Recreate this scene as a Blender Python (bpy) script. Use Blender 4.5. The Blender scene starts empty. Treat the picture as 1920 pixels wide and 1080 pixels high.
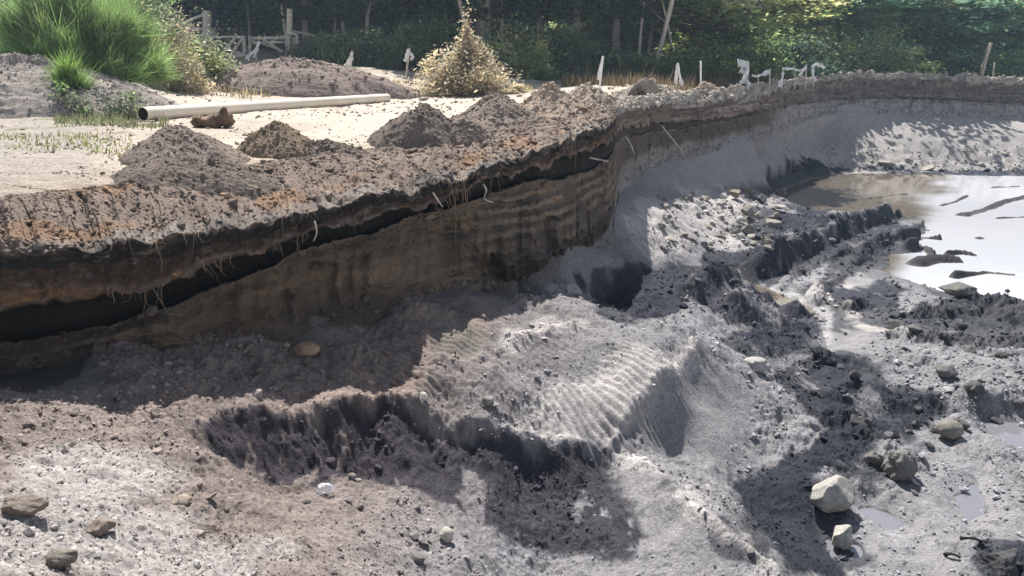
import bpy, math
import numpy as np
from mathutils import Vector
SC = bpy.context.scene
COL = SC.collection
# ------------------------------------------------------------------ camera, sky, sun
F = 1423.0
PITCH = math.atan(405.0 / F)
CP, SP = math.cos(PITCH), math.sin(PITCH)
CZ = 5.2                                   # the water lies at z = 0
cam_d = bpy.data.cameras.new('camera'); cam = bpy.data.objects.new('camera', cam_d); COL.objects.link(cam)
cam.location = (0, 0, CZ); cam.rotation_euler = (math.pi / 2 - PITCH, 0, 0)
cam_d.sensor_width = 36; cam_d.lens = 36 * F / 1920; cam_d.clip_start = 0.05; cam_d.clip_end = 2000
SC.camera = cam
SUN_EL, SUN_AZ = math.radians(55), math.radians(-14)      # azimuth from +Y, negative to the left
w = bpy.data.worlds.new('World'); SC.world = w; w.use_nodes = True
nt = w.node_tree; nt.nodes.clear()
sky = nt.nodes.new('ShaderNodeTexSky'); sky.sky_type = 'NISHITA'; sky.sun_disc = False
sky.sun_elevation = SUN_EL; sky.sun_rotation = SUN_AZ; sky.dust_density = 2.0; sky.air_density = 1.0
bg = nt.nodes.new('ShaderNodeBackground'); bg.inputs[1].default_value = 0.055
wo = nt.nodes.new('ShaderNodeOutputWorld')
tcw = nt.nodes.new('ShaderNodeTexCoord'); sx = nt.nodes.new('ShaderNodeSeparateXYZ'); nt.links.new(tcw.outputs['Generated'], sx.inputs[0])
cn = nt.nodes.new('ShaderNodeTexNoise'); cn.inputs['Scale'].default_value = 3.2; cn.inputs['Detail'].default_value = 7; cn.inputs['Roughness'].default_value = .6
mpw = nt.nodes.new('ShaderNodeMapping'); mpw.inputs['Scale'].default_value = (1, 1, 3); nt.links.new(tcw.outputs['Generated'], mpw.inputs[0]); nt.links.new(mpw.outputs[0], cn.inputs['Vector'])
def mrw(src, a, b, lo, hi):
    q = nt.nodes.new('ShaderNodeMapRange'); q.interpolation_type = 'SMOOTHSTEP'
    for i_, v_ in enumerate((a, b, lo, hi)): q.inputs[i_ + 1].default_value = v_
    nt.links.new(src, q.inputs[0]); return q.outputs[0]
def mlw(a, b):
    q = nt.nodes.new('ShaderNodeMath'); q.operation = 'MULTIPLY'; nt.links.new(a, q.inputs[0]); nt.links.new(b, q.inputs[1]); return q.outputs[0]
cm = mlw(mrw(cn.outputs[0], .38, .56, .25, 1), mrw(sx.outputs[2], .16, .42, .85, .03))        # bright cloud added to the unseen low sky to whiten the water
mxw = nt.nodes.new('ShaderNodeMix'); mxw.data_type = 'RGBA'; nt.links.new(cm, mxw.inputs[0]); nt.links.new(sky.outputs[0], mxw.inputs[6]); mxw.inputs[7].default_value = (15, 15.2, 15.8, 1)
nt.links.new(mxw.outputs[2], bg.inputs[0]); nt.links.new(bg.outputs[0], wo.inputs[0])
sd = bpy.data.lights.new('sun', 'SUN'); sd.energy = 5.0; sd.angle = math.radians(0.55); sd.color = (1.0, 0.965, 0.925)
sun = bpy.data.objects.new('sun', sd); COL.objects.link(sun)
tosun = Vector((math.sin(SUN_AZ) * math.cos(SUN_EL), math.cos(SUN_AZ) * math.cos(SUN_EL), math.sin(SUN_EL)))
sun.rotation_euler = tosun.to_track_quat('Z', 'Y').to_euler(); sun.location = (-20, 30, 40)
SC.view_settings.view_transform = 'Standard'; SC.view_settings.look = 'None'
SC.view_settings.exposure = 1.08; SC.view_settings.gamma = 1
SC.render.engine = 'CYCLES'; SC.cycles.use_denoising = True
SC.cycles.max_bounces = 6; SC.cycles.transparent_max_bounces = 6

# ------------------------------------------------------------------ maths helpers
def ratio(py):
    v = (540 - np.asarray(py, float)) / F
    return (v * CP - SP) / (CP + v * SP)
def W(px, py, Y):                                   # where the sight line of a photo point is Y metres out
    px, py, Y = np.asarray(px, float), np.asarray(py, float), np.asarray(Y, float)
    u = (px - 960) / F; v = (540 - py) / F; d = CP + v * SP
    return np.stack([u / d * Y, Y + 0 * u, CZ + (v * CP - SP) / d * Y], -1)
def V3(px, py, Y): return Vector([float(q) for q in W(px, py, Y)])
def proj(x, y, z):
    zc = z - CZ
    dep = y * CP - zc * SP; up = y * SP + zc * CP
    return 960 + F * x / dep, 540 - F * up / dep
def _h(ix, iy, iz, seed):
    h = (ix.astype(np.uint32) * np.uint32(374761393) + iy.astype(np.uint32) * np.uint32(668265263)
         + iz.astype(np.uint32) * np.uint32(2246822519) + np.uint32((seed * 3266489917) & 0xffffffff))
    h = (h ^ (h >> np.uint32(13))) * np.uint32(1274126177)
    h = (h ^ (h >> np.uint32(16))) * np.uint32(2654435761)
    return ((h ^ (h >> np.uint32(15))) & np.uint32(0xffffff)).astype(np.float32) / np.float32(16777215)
def vn(x, y, z=None, seed=0):                       # value noise in -1..1
    x = np.asarray(x, np.float64); y = np.asarray(y, np.float64)
    xi = np.floor(x).astype(np.int64); yi = np.floor(y).astype(np.int64)
    fx = (x - xi).astype(np.float32); fy = (y - yi).astype(np.float32)
    fx = fx * fx * (3 - 2 * fx); fy = fy * fy * (3 - 2 * fy)
    if z is None:
        zi = np.zeros_like(xi)
        a = _h(xi, yi, zi, seed); b = _h(xi + 1, yi, zi, seed); c = _h(xi, yi + 1, zi, seed); d = _h(xi + 1, yi + 1, zi, seed)
        return 2 * (a + (b - a) * fx + (c - a) * fy + (a - b - c + d) * fx * fy) - 1
    z = np.asarray(z, np.float64); zi = np.floor(z).astype(np.int64); fz = (z - zi).astype(np.float32); fz = fz * fz * (3 - 2 * fz)
    r = []
    for k in (0, 1):
        a = _h(xi, yi, zi + k, seed); b = _h(xi + 1, yi, zi + k, seed); c = _h(xi, yi + 1, zi + k, seed); d = _h(xi + 1, yi + 1, zi + k, seed)
        r.append(a + (b - a) * fx + (c - a) * fy + (a - b - c + d) * fx * fy)
    return 2 * (r[0] + (r[1] - r[0]) * fz) - 1
def fbm(x, y, z=None, oct=4, seed=0, gain=0.5, ridged=False):
    s = 0; a = 1.0; f = 1.0; n = 0
    for o in range(oct):
        v = vn(x * f + 17.3 * o, y * f - 9.1 * o, None if z is None else z * f + 5.7 * o, seed + o * 7)
        if ridged: v = 1 - 2 * np.abs(v)
        s = s + a * v; n += a; a *= gain; f *= 2.03
    return s / n
def sstep(a, b, x):
    t = np.clip((x - a) / (b - a), 0, 1); return t * t * (3 - 2 * t)
def lerp(a, b, t): return a + (b - a) * t
rng = np.random.default_rng(7)

# ------------------------------------------------------------------ mesh + tagging helpers
def tag(o, label=None, cat=None, group=None, kind=None):
    if label: o['label'] = label
    if cat: o['category'] = cat
    if group: o['group'] = group
    if kind: o['kind'] = kind
    return o
def mesh_obj(name, verts, faces, mat, col=None, wet=None, parent=None, smooth=True):
    me = bpy.data.meshes.new(name)
    verts = np.ascontiguousarray(verts, np.float32); faces = np.ascontiguousarray(faces, np.int32)
    me.vertices.add(len(verts)); me.vertices.foreach_set('co', verts.ravel())
    k = faces.shape[1]; me.loops.add(faces.size); me.loops.foreach_set('vertex_index', faces.ravel())
    me.polygons.add(len(faces)); me.polygons.foreach_set('loop_start', np.arange(0, faces.size, k, dtype=np.int32))
    me.update(calc_edges=True)
    me.polygons.foreach_set('use_smooth', np.full(len(faces), smooth))
    if col is not None:
        a = me.attributes.new('Col', 'FLOAT_COLOR', 'POINT')
        c = np.ones((len(verts), 4), np.float32); c[:, :3] = col
        c[:, 3] = 0 if wet is None else wet
        a.data.foreach_set('color', c.ravel())
    me.materials.append(mat)
    o = bpy.data.objects.new(name, me); COL.objects.link(o)
    if parent is not None: o.parent = parent
    return o
def grid_faces(nr, nc, keep=None):
    i = np.arange(nr * nc, dtype=np.int32).reshape(nr, nc)
    f = np.stack([i[:-1, :-1], i[:-1, 1:], i[1:, 1:], i[1:, :-1]], -1).reshape(-1, 4)
    return f if keep is None else f[keep.reshape(-1)]
def empty(name, loc=(0, 0, 0)):
    o = bpy.data.objects.new(name, None); COL.objects.link(o); o.location = loc; return o

# ------------------------------------------------------------------ materials
def new_mat(name):
    m = bpy.data.materials.new(name); m.use_nodes = True
    n = m.node_tree.nodes; l = m.node_tree.links
    return m, n, l, n['Principled BSDF']
def soil_mat(name, fine=26.0, amt=0.35, bump=0.035):
    m, n, l, b = new_mat(name)
    at = n.new('ShaderNodeAttribute'); at.attribute_name = 'Col'
    tc = n.new('ShaderNodeTexCoord')
    def noise(sc, det=6, rough=0.65):
        q = n.new('ShaderNodeTexNoise'); q.inputs['Scale'].default_value = sc; q.inputs['Detail'].default_value = det
        q.inputs['Roughness'].default_value = rough; l.new(tc.outputs['Object'], q.inputs['Vector']); return q
    n1 = noise(fine); n2 = noise(fine * 0.16, 4)
    def rng_(src, lo, hi, a=0.3, c=0.7):
        q = n.new('ShaderNodeMapRange'); q.inputs[1].default_value = a; q.inputs[2].default_value = c
        q.inputs[3].default_value = lo; q.inputs[4].default_value = hi; l.new(src, q.inputs[0]); return q
    r1 = rng_(n1.outputs[0], 1 - amt, 1 + amt); r2 = rng_(n2.outputs[0], 0.86, 1.14)
    mu = n.new('ShaderNodeMath'); mu.operation = 'MULTIPLY'; l.new(r1.outputs[0], mu.inputs[0]); l.new(r2.outputs[0], mu.inputs[1])
    vm = n.new('ShaderNodeVectorMath'); vm.operation = 'SCALE'; l.new(at.outputs['Color'], vm.inputs[0]); l.new(mu.outputs[0], vm.inputs['Scale'])
    l.new(vm.outputs[0], b.inputs['Base Color'])
    rr = rng_(at.outputs['Alpha'], 0.95, 0.48, 0, 1); l.new(rr.outputs[0], b.inputs['Roughness'])
    sp = rng_(at.outputs['Alpha'], 0.12, 0.3, 0, 1); l.new(sp.outputs[0], b.inputs['Specular IOR Level'])
    bp = n.new('ShaderNodeBump'); bp.inputs['Distance'].default_value = bump; bp.inputs['Strength'].default_value = 0.9
    n3 = noise(fine * 1.4, 8, 0.7); l.new(n3.outputs[0], bp.inputs['Height']); l.new(bp.outputs[0], b.inputs['Normal'])
    return m
M_SOIL = soil_mat('soil')
M_ROCK = soil_mat('rock', 18, 0.3, 0.02)
def plain(name, col, rough=0.8, noise_sc=None, amt=0.25, bump=0.0, stretch=None, spec=0.3):
    m, n, l, b = new_mat(name)
    b.inputs['Roughness'].default_value = rough; b.inputs['Specular IOR Level'].default_value = spec
    b.inputs['Base Color'].default_value = (*col, 1)
    if noise_sc:
        tc = n.new('ShaderNodeTexCoord'); mp = n.new('ShaderNodeMapping'); l.new(tc.outputs['Object'], mp.inputs[0])
        if stretch: mp.inputs['Scale'].default_value = stretch
        q = n.new('ShaderNodeTexNoise'); q.inputs['Scale'].default_value = noise_sc; q.inputs['Detail'].default_value = 6
        l.new(mp.outputs[0], q.inputs['Vector'])
        r = n.new('ShaderNodeMapRange'); r.inputs[1].default_value = .3; r.inputs[2].default_value = .7
        r.inputs[3].default_value = 1 - amt; r.inputs[4].default_value = 1 + amt; l.new(q.outputs[0], r.inputs[0])
        vm = n.new('ShaderNodeVectorMath'); vm.operation = 'SCALE'; vm.inputs[0].default_value = col
        l.new(r.outputs[0], vm.inputs['Scale']); l.new(vm.outputs[0], b.inputs['Base Color'])
        if bump:
            bp = n.new('ShaderNodeBump'); bp.inputs['Distance'].default_value = bump; l.new(q.outputs[0], bp.inputs['Height'])
            l.new(bp.outputs[0], b.inputs['Normal'])
    return m
def leaf_mat(name, trans=0.35, rough=0.6):
    m, n, l, b = new_mat(name)
    at = n.new('ShaderNodeAttribute'); at.attribute_name = 'Col'
    l.new(at.outputs['Color'], b.inputs['Base Color']); b.inputs['Roughness'].default_value = rough
    b.inputs['Specular IOR Level'].default_value = 0.3
    t = n.new('ShaderNodeBsdfTranslucent'); l.new(at.outputs['Color'], t.inputs[0])
    mx = n.new('ShaderNodeMixShader'); mx.inputs[0].default_value = trans
    l.new(b.outputs[0], mx.inputs[1]); l.new(t.outputs[0], mx.inputs[2]); l.new(mx.outputs[0], n['Material Output'].inputs[0])
    return m
M_LEAF = leaf_mat('leaf', .55)
M_BARK = plain('bark', (0.25, 0.21, 0.17), 0.9, 3, 0.5, 0.03, (1, 1, 0.2))
M_PALEBARK = plain('pale_bark', (0.42, 0.37, 0.30), 0.9, 3, 0.35, 0.02, (1, 1, 0.2))
M_WOOD = plain('weathered_wood', (0.52, 0.46, 0.38), 0.9, 8, 0.35, 0.01)
M_RIBBON = plain('ribbon', (0.80, 0.79, 0.76), 0.5, 6, 0.1)
M_PIPE = plain('pvc_pipe', (0.62, 0.56, 0.46), 0.45, 1.2, 0.10)
M_PIPEIN = plain('pipe_inside', (0.07, 0.06, 0.05), 0.8)
M_ROOT = plain('root', (0.20, 0.14, 0.09), 0.9, 10, 0.4)
M_BLACK = plain('black_rubber', (0.02, 0.02, 0.02), 0.6)
M_RED = plain('red_paint', (0.55, 0.04, 0.08), 0.4)
M_WHITE = plain('white_paint', (0.8, 0.78, 0.78), 0.4)

# ------------------------------------------------------------------ the cliff's lines, column by column of the photo
# px : (py, Y) of crest edge, lip, black-band foot, orange ledge, recess roof, recess floor, wall top, step edge, step underside, wall foot
CL = [
 (-400,(375,7.6),(520,6.2),(548,6.25),(610,6.2),(618,6.9),(650,6.95),(655,6.5),(690,6.55),(705,6.6),(760,6.5)),
 (0,   (368,8.0),(478,7.0),(512,7.1),(583,7.0),(590,7.7),(640,7.8),(655,7.35),(668,7.3),(675,7.3),(700,7.2)),
 (150, (352,8.6),(474,7.3),(505,7.4),(568,7.3),(575,8.0),(618,8.1),(628,7.65),(640,7.6),(648,7.6),(672,7.5)),
 (300, (335,9.4),(448,7.7),(480,7.8),(530,7.7),(537,8.5),(583,8.6),(590,8.1),(612,8.0),(625,8.0),(652,7.9)),
 (450, (312,10.4),(425,8.2),(448,8.3),(478,8.2),(484,9.0),(512,9.1),(518,8.6),(560,8.6),(590,8.5),(640,8.3)),
 (600, (288,11.5),(398,8.9),(415,9.0),(430,8.95),(434,9.7),(458,9.8),(465,9.3),(520,9.3),(560,9.2),(612,8.9)),
 (750, (276,13.0),(365,9.9),(380,10.0),(394,9.95),(397,10.8),(408,10.8),(412,10.3),(470,10.3),(520,10.2),(582,9.8)),
 (880, (262,14.3),(330,11.0),(344,11.1),(354,11.05),(356,11.9),(372,11.9),(376,11.4),(450,11.4),(505,11.3),(548,11.0)),
 (960, (248,15.5),(303,12.0),(312,12.1),(322,12.0),(324,12.8),(343,12.9),(347,12.4),(512,11.0),(532,12.0),(560,11.6)),
 (1040,(232,17.0),(272,13.1),(283,13.2),(298,13.1),(300,14.0),(332,14.1),(336,13.6),(478,12.0),(500,13.1),(545,12.3)),
 (1100,(222,18.6),(254,14.2),(265,14.3),(283,14.2),(286,15.0),(322,15.2),(326,14.7),(444,13.1),(465,14.2),(520,13.4)),
 (1146,(212,20.0),(236,15.4),(246,15.5),(262,15.5),(265,16.1),(292,16.3),(296,15.8),(421,14.3),(440,15.4),(478,14.9)),
 (1154,(207,22.0),(222,19.0),(232,19.1),(246,19.1),(249,19.5),(262,19.7),(266,19.5),(330,18.8),(345,18.9),(420,18.6)),
 (1172,(200,24.5),(210,22.5),(220,22.6),(234,22.6),(237,23.1),(247,23.3),(251,23.1),(285,22.9),(295,22.9),(345,22.6)),
 (1240,(192,27.0),(201,25.8),(212,25.9),(230,25.9),(232,26.4),(242,26.5),(244,26.3),(270,26.2),(280,26.2),(305,26.0)),
 (1320,(186,30.0),(196,28.8),(208,28.9),(226,28.9),(228,29.4),(234,29.5),(236,29.3),(258,29.2),(270,29.2),(288,29.0)),
 (1400,(179,33.0),(188,32.0),(198,32.1),(212,32.1),(214,32.6),(217,32.6),(218,32.4),(240,32.3),(252,32.3),(270,32.0)),
 (1450,(172,39.1),(182,38.2),(190,38.2),(201,38.2),(203,38.5),(205,38.5),(206,38.4),(225,38.2),(235,38.2),(252,37.8)),
 (1500,(162,44.3),(170,43.8),(178,43.8),(191,43.7),(192,44.0),(193,44.0),(194,43.9),(205,43.7),(212,43.6),(228,43.0)),
 (1560,(151,47.1),(158,46.6),(168,46.5),(183,46.3),(184,46.6),(186,46.6),(187,46.5),(192,46.3),(198,46.2),(208,45.6)),
 (1700,(150,48.6),(156,48.0),(166,47.9),(181,47.7),(182,48.0),(184,48.0),(185,47.9),(192,47.6),(200,47.4),(215,46.6)),
 (1920,(162,48.6),(168,48.0),(176,47.9),(190,47.7),(191,48.0),(193,48.0),(194,47.9),(200,47.6),(208,47.4),(226,46.4)),
 (2400,(168,48.6),(174,48.0),(182,47.9),(196,47.7),(197,48.0),(199,48.0),(200,47.9),(206,47.6),(214,47.4),(232,46.4)),
]
CPX = np.arange(-400, 2401, 1.6)
cpx = np.array([c[0] for c in CL], float)
def curve(k, comp):
    v = np.interp(CPX, cpx, [c[k + 1][comp] for c in CL])
    ker = np.exp(-0.5 * (np.arange(-14, 15) / 5.0) ** 2); ker /= ker.sum()
    ker2 = np.exp(-0.5 * (np.arange(-60, 61) / 22.0) ** 2); ker2 /= ker2.sum()
    a = np.convolve(np.pad(v, 14, 'edge'), ker, 'valid'); b = np.convolve(np.pad(v, 60, 'edge'), ker2, 'valid')
    t = np.clip(np.abs(CPX - 1158) / 90, 0, 1); return a * (1 - t) + b * t
CV = [(curve(k, 0), curve(k, 1)) for k in range(10)]
arc = np.cumsum(np.r_[0, np.hypot(np.diff(CV[1][1]), np.diff((CPX - 960) / F * CV[1][1]))])   # metres along the lip

# ------------------------------------------------------------------ smooth surfaces through surveyed points
class Surf:
    def __init__(s, pts, c=0.03):
        p = W([q[0] for q in pts], [q[1] for q in pts], [q[2] for q in pts])
        s.fit(p, c)
    def fit(s, p, c):
        X = np.stack([p[:, 0] / p[:, 1], np.log(p[:, 1]) * 0.8], -1)
        A = np.sqrt(((X[:, None] - X[None]) ** 2).sum(-1) + c * c)
        n = len(X); Pm = np.c_[np.ones(n), X]
        K = np.zeros((n + 3, n + 3)); K[:n, :n] = A + np.eye(n) * 1e-4; K[:n, n:] = Pm; K[n:, :n] = Pm.T
        sol = np.linalg.solve(K, np.r_[p[:, 2], np.zeros(3)])
        s.u = np.linspace(-1.6, 1.6, 700); s.v = np.linspace(math.log(0.8), math.log(140), 700)
        U, Vv = np.meshgrid(s.u, s.v * 0.8); G = np.zeros_like(U)
        for i in range(0, 700, 50):
            g = np.sqrt((U[i:i + 50, :, None] - X[:, 0]) ** 2 + (Vv[i:i + 50, :, None] - X[:, 1]) ** 2 + c * c) @ sol[:n]
            G[i:i + 50] = g + sol[n] + sol[n + 1] * U[i:i + 50] + sol[n + 2] * Vv[i:i + 50]
        s.G = G
    def __call__(s, x, y):
        x = np.asarray(x, float); y = np.maximum(np.asarray(y, float), 0.85)
        a = np.clip((x / y - s.u[0]) / (s.u[1] - s.u[0]), 0, 698.999); b = np.clip((np.log(y) - s.v[0]) / (s.v[1] - s.v[0]), 0, 698.999)
        i = a.astype(int); j = b.astype(int); fa = a - i; fb = b - j; G = s.G
        return (G[j, i] * (1 - fa) * (1 - fb) + G[j, i + 1] * fa * (1 - fb) + G[j + 1, i] * (1 - fa) * fb + G[j + 1, i + 1] * fa * fb)
PIT = [  # foreground bank
 (-400,1080,2.2),(0,1080,2.9),(300,1080,3.7),(600,1080,4.6),(800,1080,5.4),(920,1080,5.9),(-400,950,3.2),(0,950,3.9),(300,950,4.8),(500,950,5.5),(-400,850,4.2),
 (0,850,5.0),(200,850,5.5),(400,865,6.0),(700,1000,5.6),(600,940,6.0),(0,770,6.0),(180,770,6.35),(0,720,6.7),(150,725,6.8),(250,700,7.2),(300,760,6.7),
 (240,650,7.7),(360,650,8.0),(0,1400,1.5),(800,1500,2.6),(1500,1500,3.4),(2300,1300,5.2),(-300,1300,1.5),
 # trench bank: crest then toe
 (370,800,6.45),(400,775,6.75),(450,770,6.9),(560,778,7.25),(640,752,7.6),(740,750,7.85),(830,780,7.9),(900,798,7.95),(1020,838,8.05),(1100,846,8.15),(1150,842,8.3),
 (400,862,6.25),(500,885,6.4),(600,884,6.62),(680,872,7.0),(780,885,7.05),(870,930,6.95),(950,1000,6.7),(1050,1050,6.5),(1150,960,7.15),
 (750,940,6.55),(820,1000,6.1),(900,1060,5.85),(1180,1080,6.05),(1000,1079,6.3),
 (1200,880,7.75),(1250,920,7.2),(1300,960,6.75),(1350,998,6.4),(1400,1035,6.1),(1462,1082,5.8),(1300,1080,5.95),(1240,1010,6.6),(1600,1230,4.9),(1450,1230,4.9),
 # upper bench
 (560,660,8.5),(450,690,7.9),(500,720,7.7),(620,690,8.3),(700,650,8.9),(740,700,8.4),(700,610,9.5),(780,565,10.1),(870,555,10.4),(930,580,10.1),(1000,560,11.0),(1080,560,11.4),
 (1130,590,11.2),(1060,602,10.3),(980,610,10.0),(1080,640,9.7),(900,700,8.6),(820,740,8.2),(1000,750,8.5),(1000,680,9.1),(1200,620,10.7),(1300,645,10.35),(1240,700,9.2),(1200,745,8.85),(1170,790,8.5),(1080,770,8.55),(1130,700,9.1),
 # hollows beyond it
 (1110,545,13.4),(1180,575,13.2),(1260,590,12.6),(1280,560,13.6),(1200,520,15.0),(1130,505,15.6),(1300,520,15.8),(1400,560,14.6),(1380,620,12.6),(1460,655,12.4),(1520,640,13.6),
 # right flank and mud flat
 (1350,680,10.55),(1400,700,10.75),(1450,720,10.9),(1500,750,10.7),(1560,800,10.1),(1420,760,10.2),(1300,720,9.8),(1350,800,9.25),(1450,860,9.1),(1250,820,8.72),(1320,880,8.4),(1400,915,8.4),(1460,975,7.9),(1540,1055,7.15),(1370,950,7.6),
 (1480,920,8.25),(1560,880,8.75),(1560,960,8.0),(1650,1080,6.88),(1900,1080,6.88),(2300,1080,6.88),(1900,900,8.9),(1700,900,8.85),(1700,800,10.3),(1900,800,10.4),(1650,720,11.9),(1800,700,12.5),(1900,650,14.0),(1560,660,13.8),
 (2300,700,12.7),(1650,600,16.0),(1750,600,15.7),(1900,610,15.0),(1560,580,16.6),(1450,600,15.2),(1350,540,17.4),(1500,520,19.6),(1600,520,20.0),(1700,500,21.0),(1500,480,21.3),(1400,480,20.4),(1600,440,24.5),(1700,410,27.5),(1550,410,26.5),(1480,400,26.2),
 # rubble slope and far sand
 (1200,475,17.4),(1180,440,17.6),(1240,440,19.3),(1300,460,19.8),(1400,440,22.4),(1280,400,22.2),(1350,380,25.0),(1400,375,26.5),(1440,390,26.0),(1220,390,20.6),(1250,350,23.8),(1340,350,27.6),(1400,340,29.8),
 (1300,315,27.6),(1480,285,40.0),(1500,312,39.6),(1500,268,41.4),(1530,305,40.6),(1530,270,43.2),(1530,245,44.4),(1450,330,35.6),
 # bed under the water
 (1600,370,33.5),(1700,360,35.5),(1850,400,29.5),(1800,450,25.5),(1900,500,21.8),(1900,560,18.4),(2300,500,21.8),(2300,400,29.5),
]
PIT += [q for px in range(1560, 2401, 70) for q in ((px,250,44.4),(px,285,42.8),(px,318,41.4),(px,335,38.9))]
foot = [(float(c[0]), float(c[10][0]), float(c[10][1])) for c in CL if c[0] not in (1154,)]
base_pit = Surf(PIT + foot, 0.035)
C0 = [(CPX[i], CV[0][0][i], CV[0][1][i]) for i in range(0, len(CPX), 45)]
PLAT = [(-400,300,10.2),(0,300,10.4),(-400,240,14.6),(0,240,15.0),(200,270,12.4),(200,230,15.8),(100,200,19.0),(-300,200,19.0),(400,228,16.9),(560,212,20.0),(560,260,14.0),(760,200,25.0),(850,215,19.0),
 (727,190.5,28.0),(268,228,17.0),(330,185,24.0),(330,155,28.0),(420,150,31.0),(800,180,30.0),(900,168,33.0),(1000,172,29.0),(1100,172,29.0),(1130,166,31.0),(1300,165,35.0),(1400,165,38.0),(1500,158,43.0),(1550,150,48.0),(1700,148,52.0),(1900,158,52.0),
 (450,126,38.0),(550,108,43.0),(420,106,43.0),(600,122,38.0),(700,135,36.0),(0,110,24.0),(0,60,34.0),(150,120,27.0),(300,120,33.0),(330,75,46.0),(100,20,60.0),(500,90,55.0),(800,110,55.0),(1100,115,58.0),(1400,115,60.0),(1700,110,62.0),(1920,115,62.0),(2400,118,62.0),
 (-400,60,34.0),(-400,0,60.0),(0,-20,90.0),(600,40,90.0),(1200,70,95.0),(1900,80,95.0),(2400,80,95),(-400,-30,90)]
base_plat = Surf(PLAT + C0, 0.02)

# ---- pit shaping
def hit(fn, px, py, lo=1.4, hi=60):                  # where a sight line meets a surface
    Y = np.geomspace(lo, hi, 1500); p = W(px, py, Y); d = p[:, 2] - fn(p[:, 0], p[:, 1])
    k = np.argmax(d < 0) if (d < 0).any() else len(Y) - 1
    k = max(k, 1); t = d[k - 1] / (d[k - 1] - d[k] + 1e-9) if (d < 0).any() else 1
    y = Y[k - 1] + (Y[k] - Y[k - 1]) * min(max(t, 0), 1); return W(px, py, y)
def seg_info(x, y, pl):                              # distance to a polyline, metres along it, signed side
    best = np.full(x.shape, 1e9); along = np.zeros(x.shape); side = np.zeros(x.shape); L = 0
    for a, b in zip(pl[:-1], pl[1:]):
        d = b - a; n = math.hypot(*d) + 1e-9; t = ((x - a[0]) * d[0] + (y - a[1]) * d[1]) / n
        s = ((x - a[0]) * -d[1] + (y - a[1]) * d[0]) / n
        tc = np.clip(t, 0, n); q = np.hypot(x - a[0] - tc * d[0] / n, y - a[1] - tc * d[1] / n)
        m = q < best; best = np.where(m, q, best); along = np.where(m, L + t, along); side = np.where(m, s, side); L += n
    return best, along, side, L
def boxm(x, y, P, d): return (x > P[:, 0].min() - d) & (x < P[:, 0].max() + d) & (y > P[:, 1].min() - d) & (y < P[:, 1].max() + d)
def pl(pts, fn=None): return np.array([hit(fn or base_pit, *p)[:2] for p in pts])
def poly_sd(x, y, P):                                # signed distance, inside positive
    best = np.full(x.shape, 1e9); ins = np.zeros(x.shape, bool)
    for a, b in zip(P, np.roll(P, -1, 0)):
        d = b - a; t = np.clip(((x - a[0]) * d[0] + (y - a[1]) * d[1]) / (d @ d + 1e-12), 0, 1)
        best = np.minimum(best, np.hypot(x - a[0] - t * d[0], y - a[1] - t * d[1]))
        c = ((a[1] > y) != (b[1] > y)) & (x < (b[0] - a[0]) * (y - a[1]) / (b[1] - a[1] + 1e-12) + a[0]); ins ^= c
    return np.where(ins, best, -best)
def wpoly(pts):                                      # polygon on the water plane
    return np.array([W(p[0], p[1], -CZ / ratio(p[1]))[:2] for p in pts])
POND = wpoly([(1392,364),(1440,350),(1490,336),(1550,328),(1620,325),(1920,330),(2500,335),(2500,620),(1925,598),(1860,585),(1820,560),(1720,530),(1665,520),(1658,482),(1700,470),(1738,432),(1715,405),(1640,412),(1560,400),(1500,402),(1440,385)])
PUDDLES = [wpoly(q) for q in ([(1835,785),(1880,790),(2000,800),(2000,880),(1920,850),(1850,820)],[(1608,955),(1640,950),(1690,975),(1690,995),(1650,990)],
   [(1330,518),(1370,516),(1450,545),(1520,575),(1550,600),(1500,590),(1400,552)],[(1545,1010),(1610,1025),(1620,1050),(1560,1045)],[(1790,930),(1830,905),(1850,960),(1810,990)])]
RIDGES = [  # points, height, half width, roughness
 ([(1300,560),(1400,525),(1500,478),(1600,432),(1722,394)], 0.50, 0.24),
 ([(1490,600),(1560,545),(1640,470),(1735,428)], 0.42, 0.27),
 ([(1380,590),(1470,540),(1560,495),(1650,445)], 0.25, 0.2),([(1420,500),(1500,450),(1560,415)], 0.34, 0.4),([(1560,450),(1600,425),(1660,405)], 0.16, 0.4),
 ([(1310,645),(1245,700),(1200,750),(1155,838)], 0.07, 0.08),([(1155,842),(1200,878),(1300,960),(1400,1035),(1470,1085)], 0.08, 0.10),
 ([(400,776),(560,782),(640,754),(740,752),(900,798),(1020,840),(1150,846)], 0.07, 0.10),
 ([(1600,590),(1720,600),(1820,590),(1960,615)], 0.34, 0.4),([(1680,640),(1800,650),(1960,660)], 0.18, 0.5),
 ([(1740,548),(1780,545),(1828,552)], 0.2, 0.3),([(1320,600),(1420,590),(1530,605)], 0.16, 0.35),([(1390,650),(1480,665),(1545,640)], 0.12, 0.25),
 ([(1590,590),(1640,570),(1700,570)], 0.2, 0.25),
 ([(1540,690),(1600,740),(1680,770),(1790,775),(1960,735)], 0.22, 0.28),([(1570,790),(1650,840),(1720,880)], 0.12, 0.2),([(1560,700),(1600,700),(1560,760)], 0.12, 0.25),
 ([(1320,520),(1400,512),(1480,500)], 0.12, 0.4),([(960,640),(1030,628),(1085,612)], 0.10, 0.14),([(1120,545),(1160,575),(1240,596),(1290,600)], 0.05, 0.1),
 ([(720,800),(780,740),(860,640)], 0.05, 0.12),([(640,700),(720,640),(800,580)], 0.07, 0.2),
]
RIDGES = [(pl(p), h, wd) for p, h, wd in RIDGES]
SCARP = pl([(385,770),(460,772),(560,776),(640,752),(740,750),(830,775),(900,796),(1020,838),(1140,846)])
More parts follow.
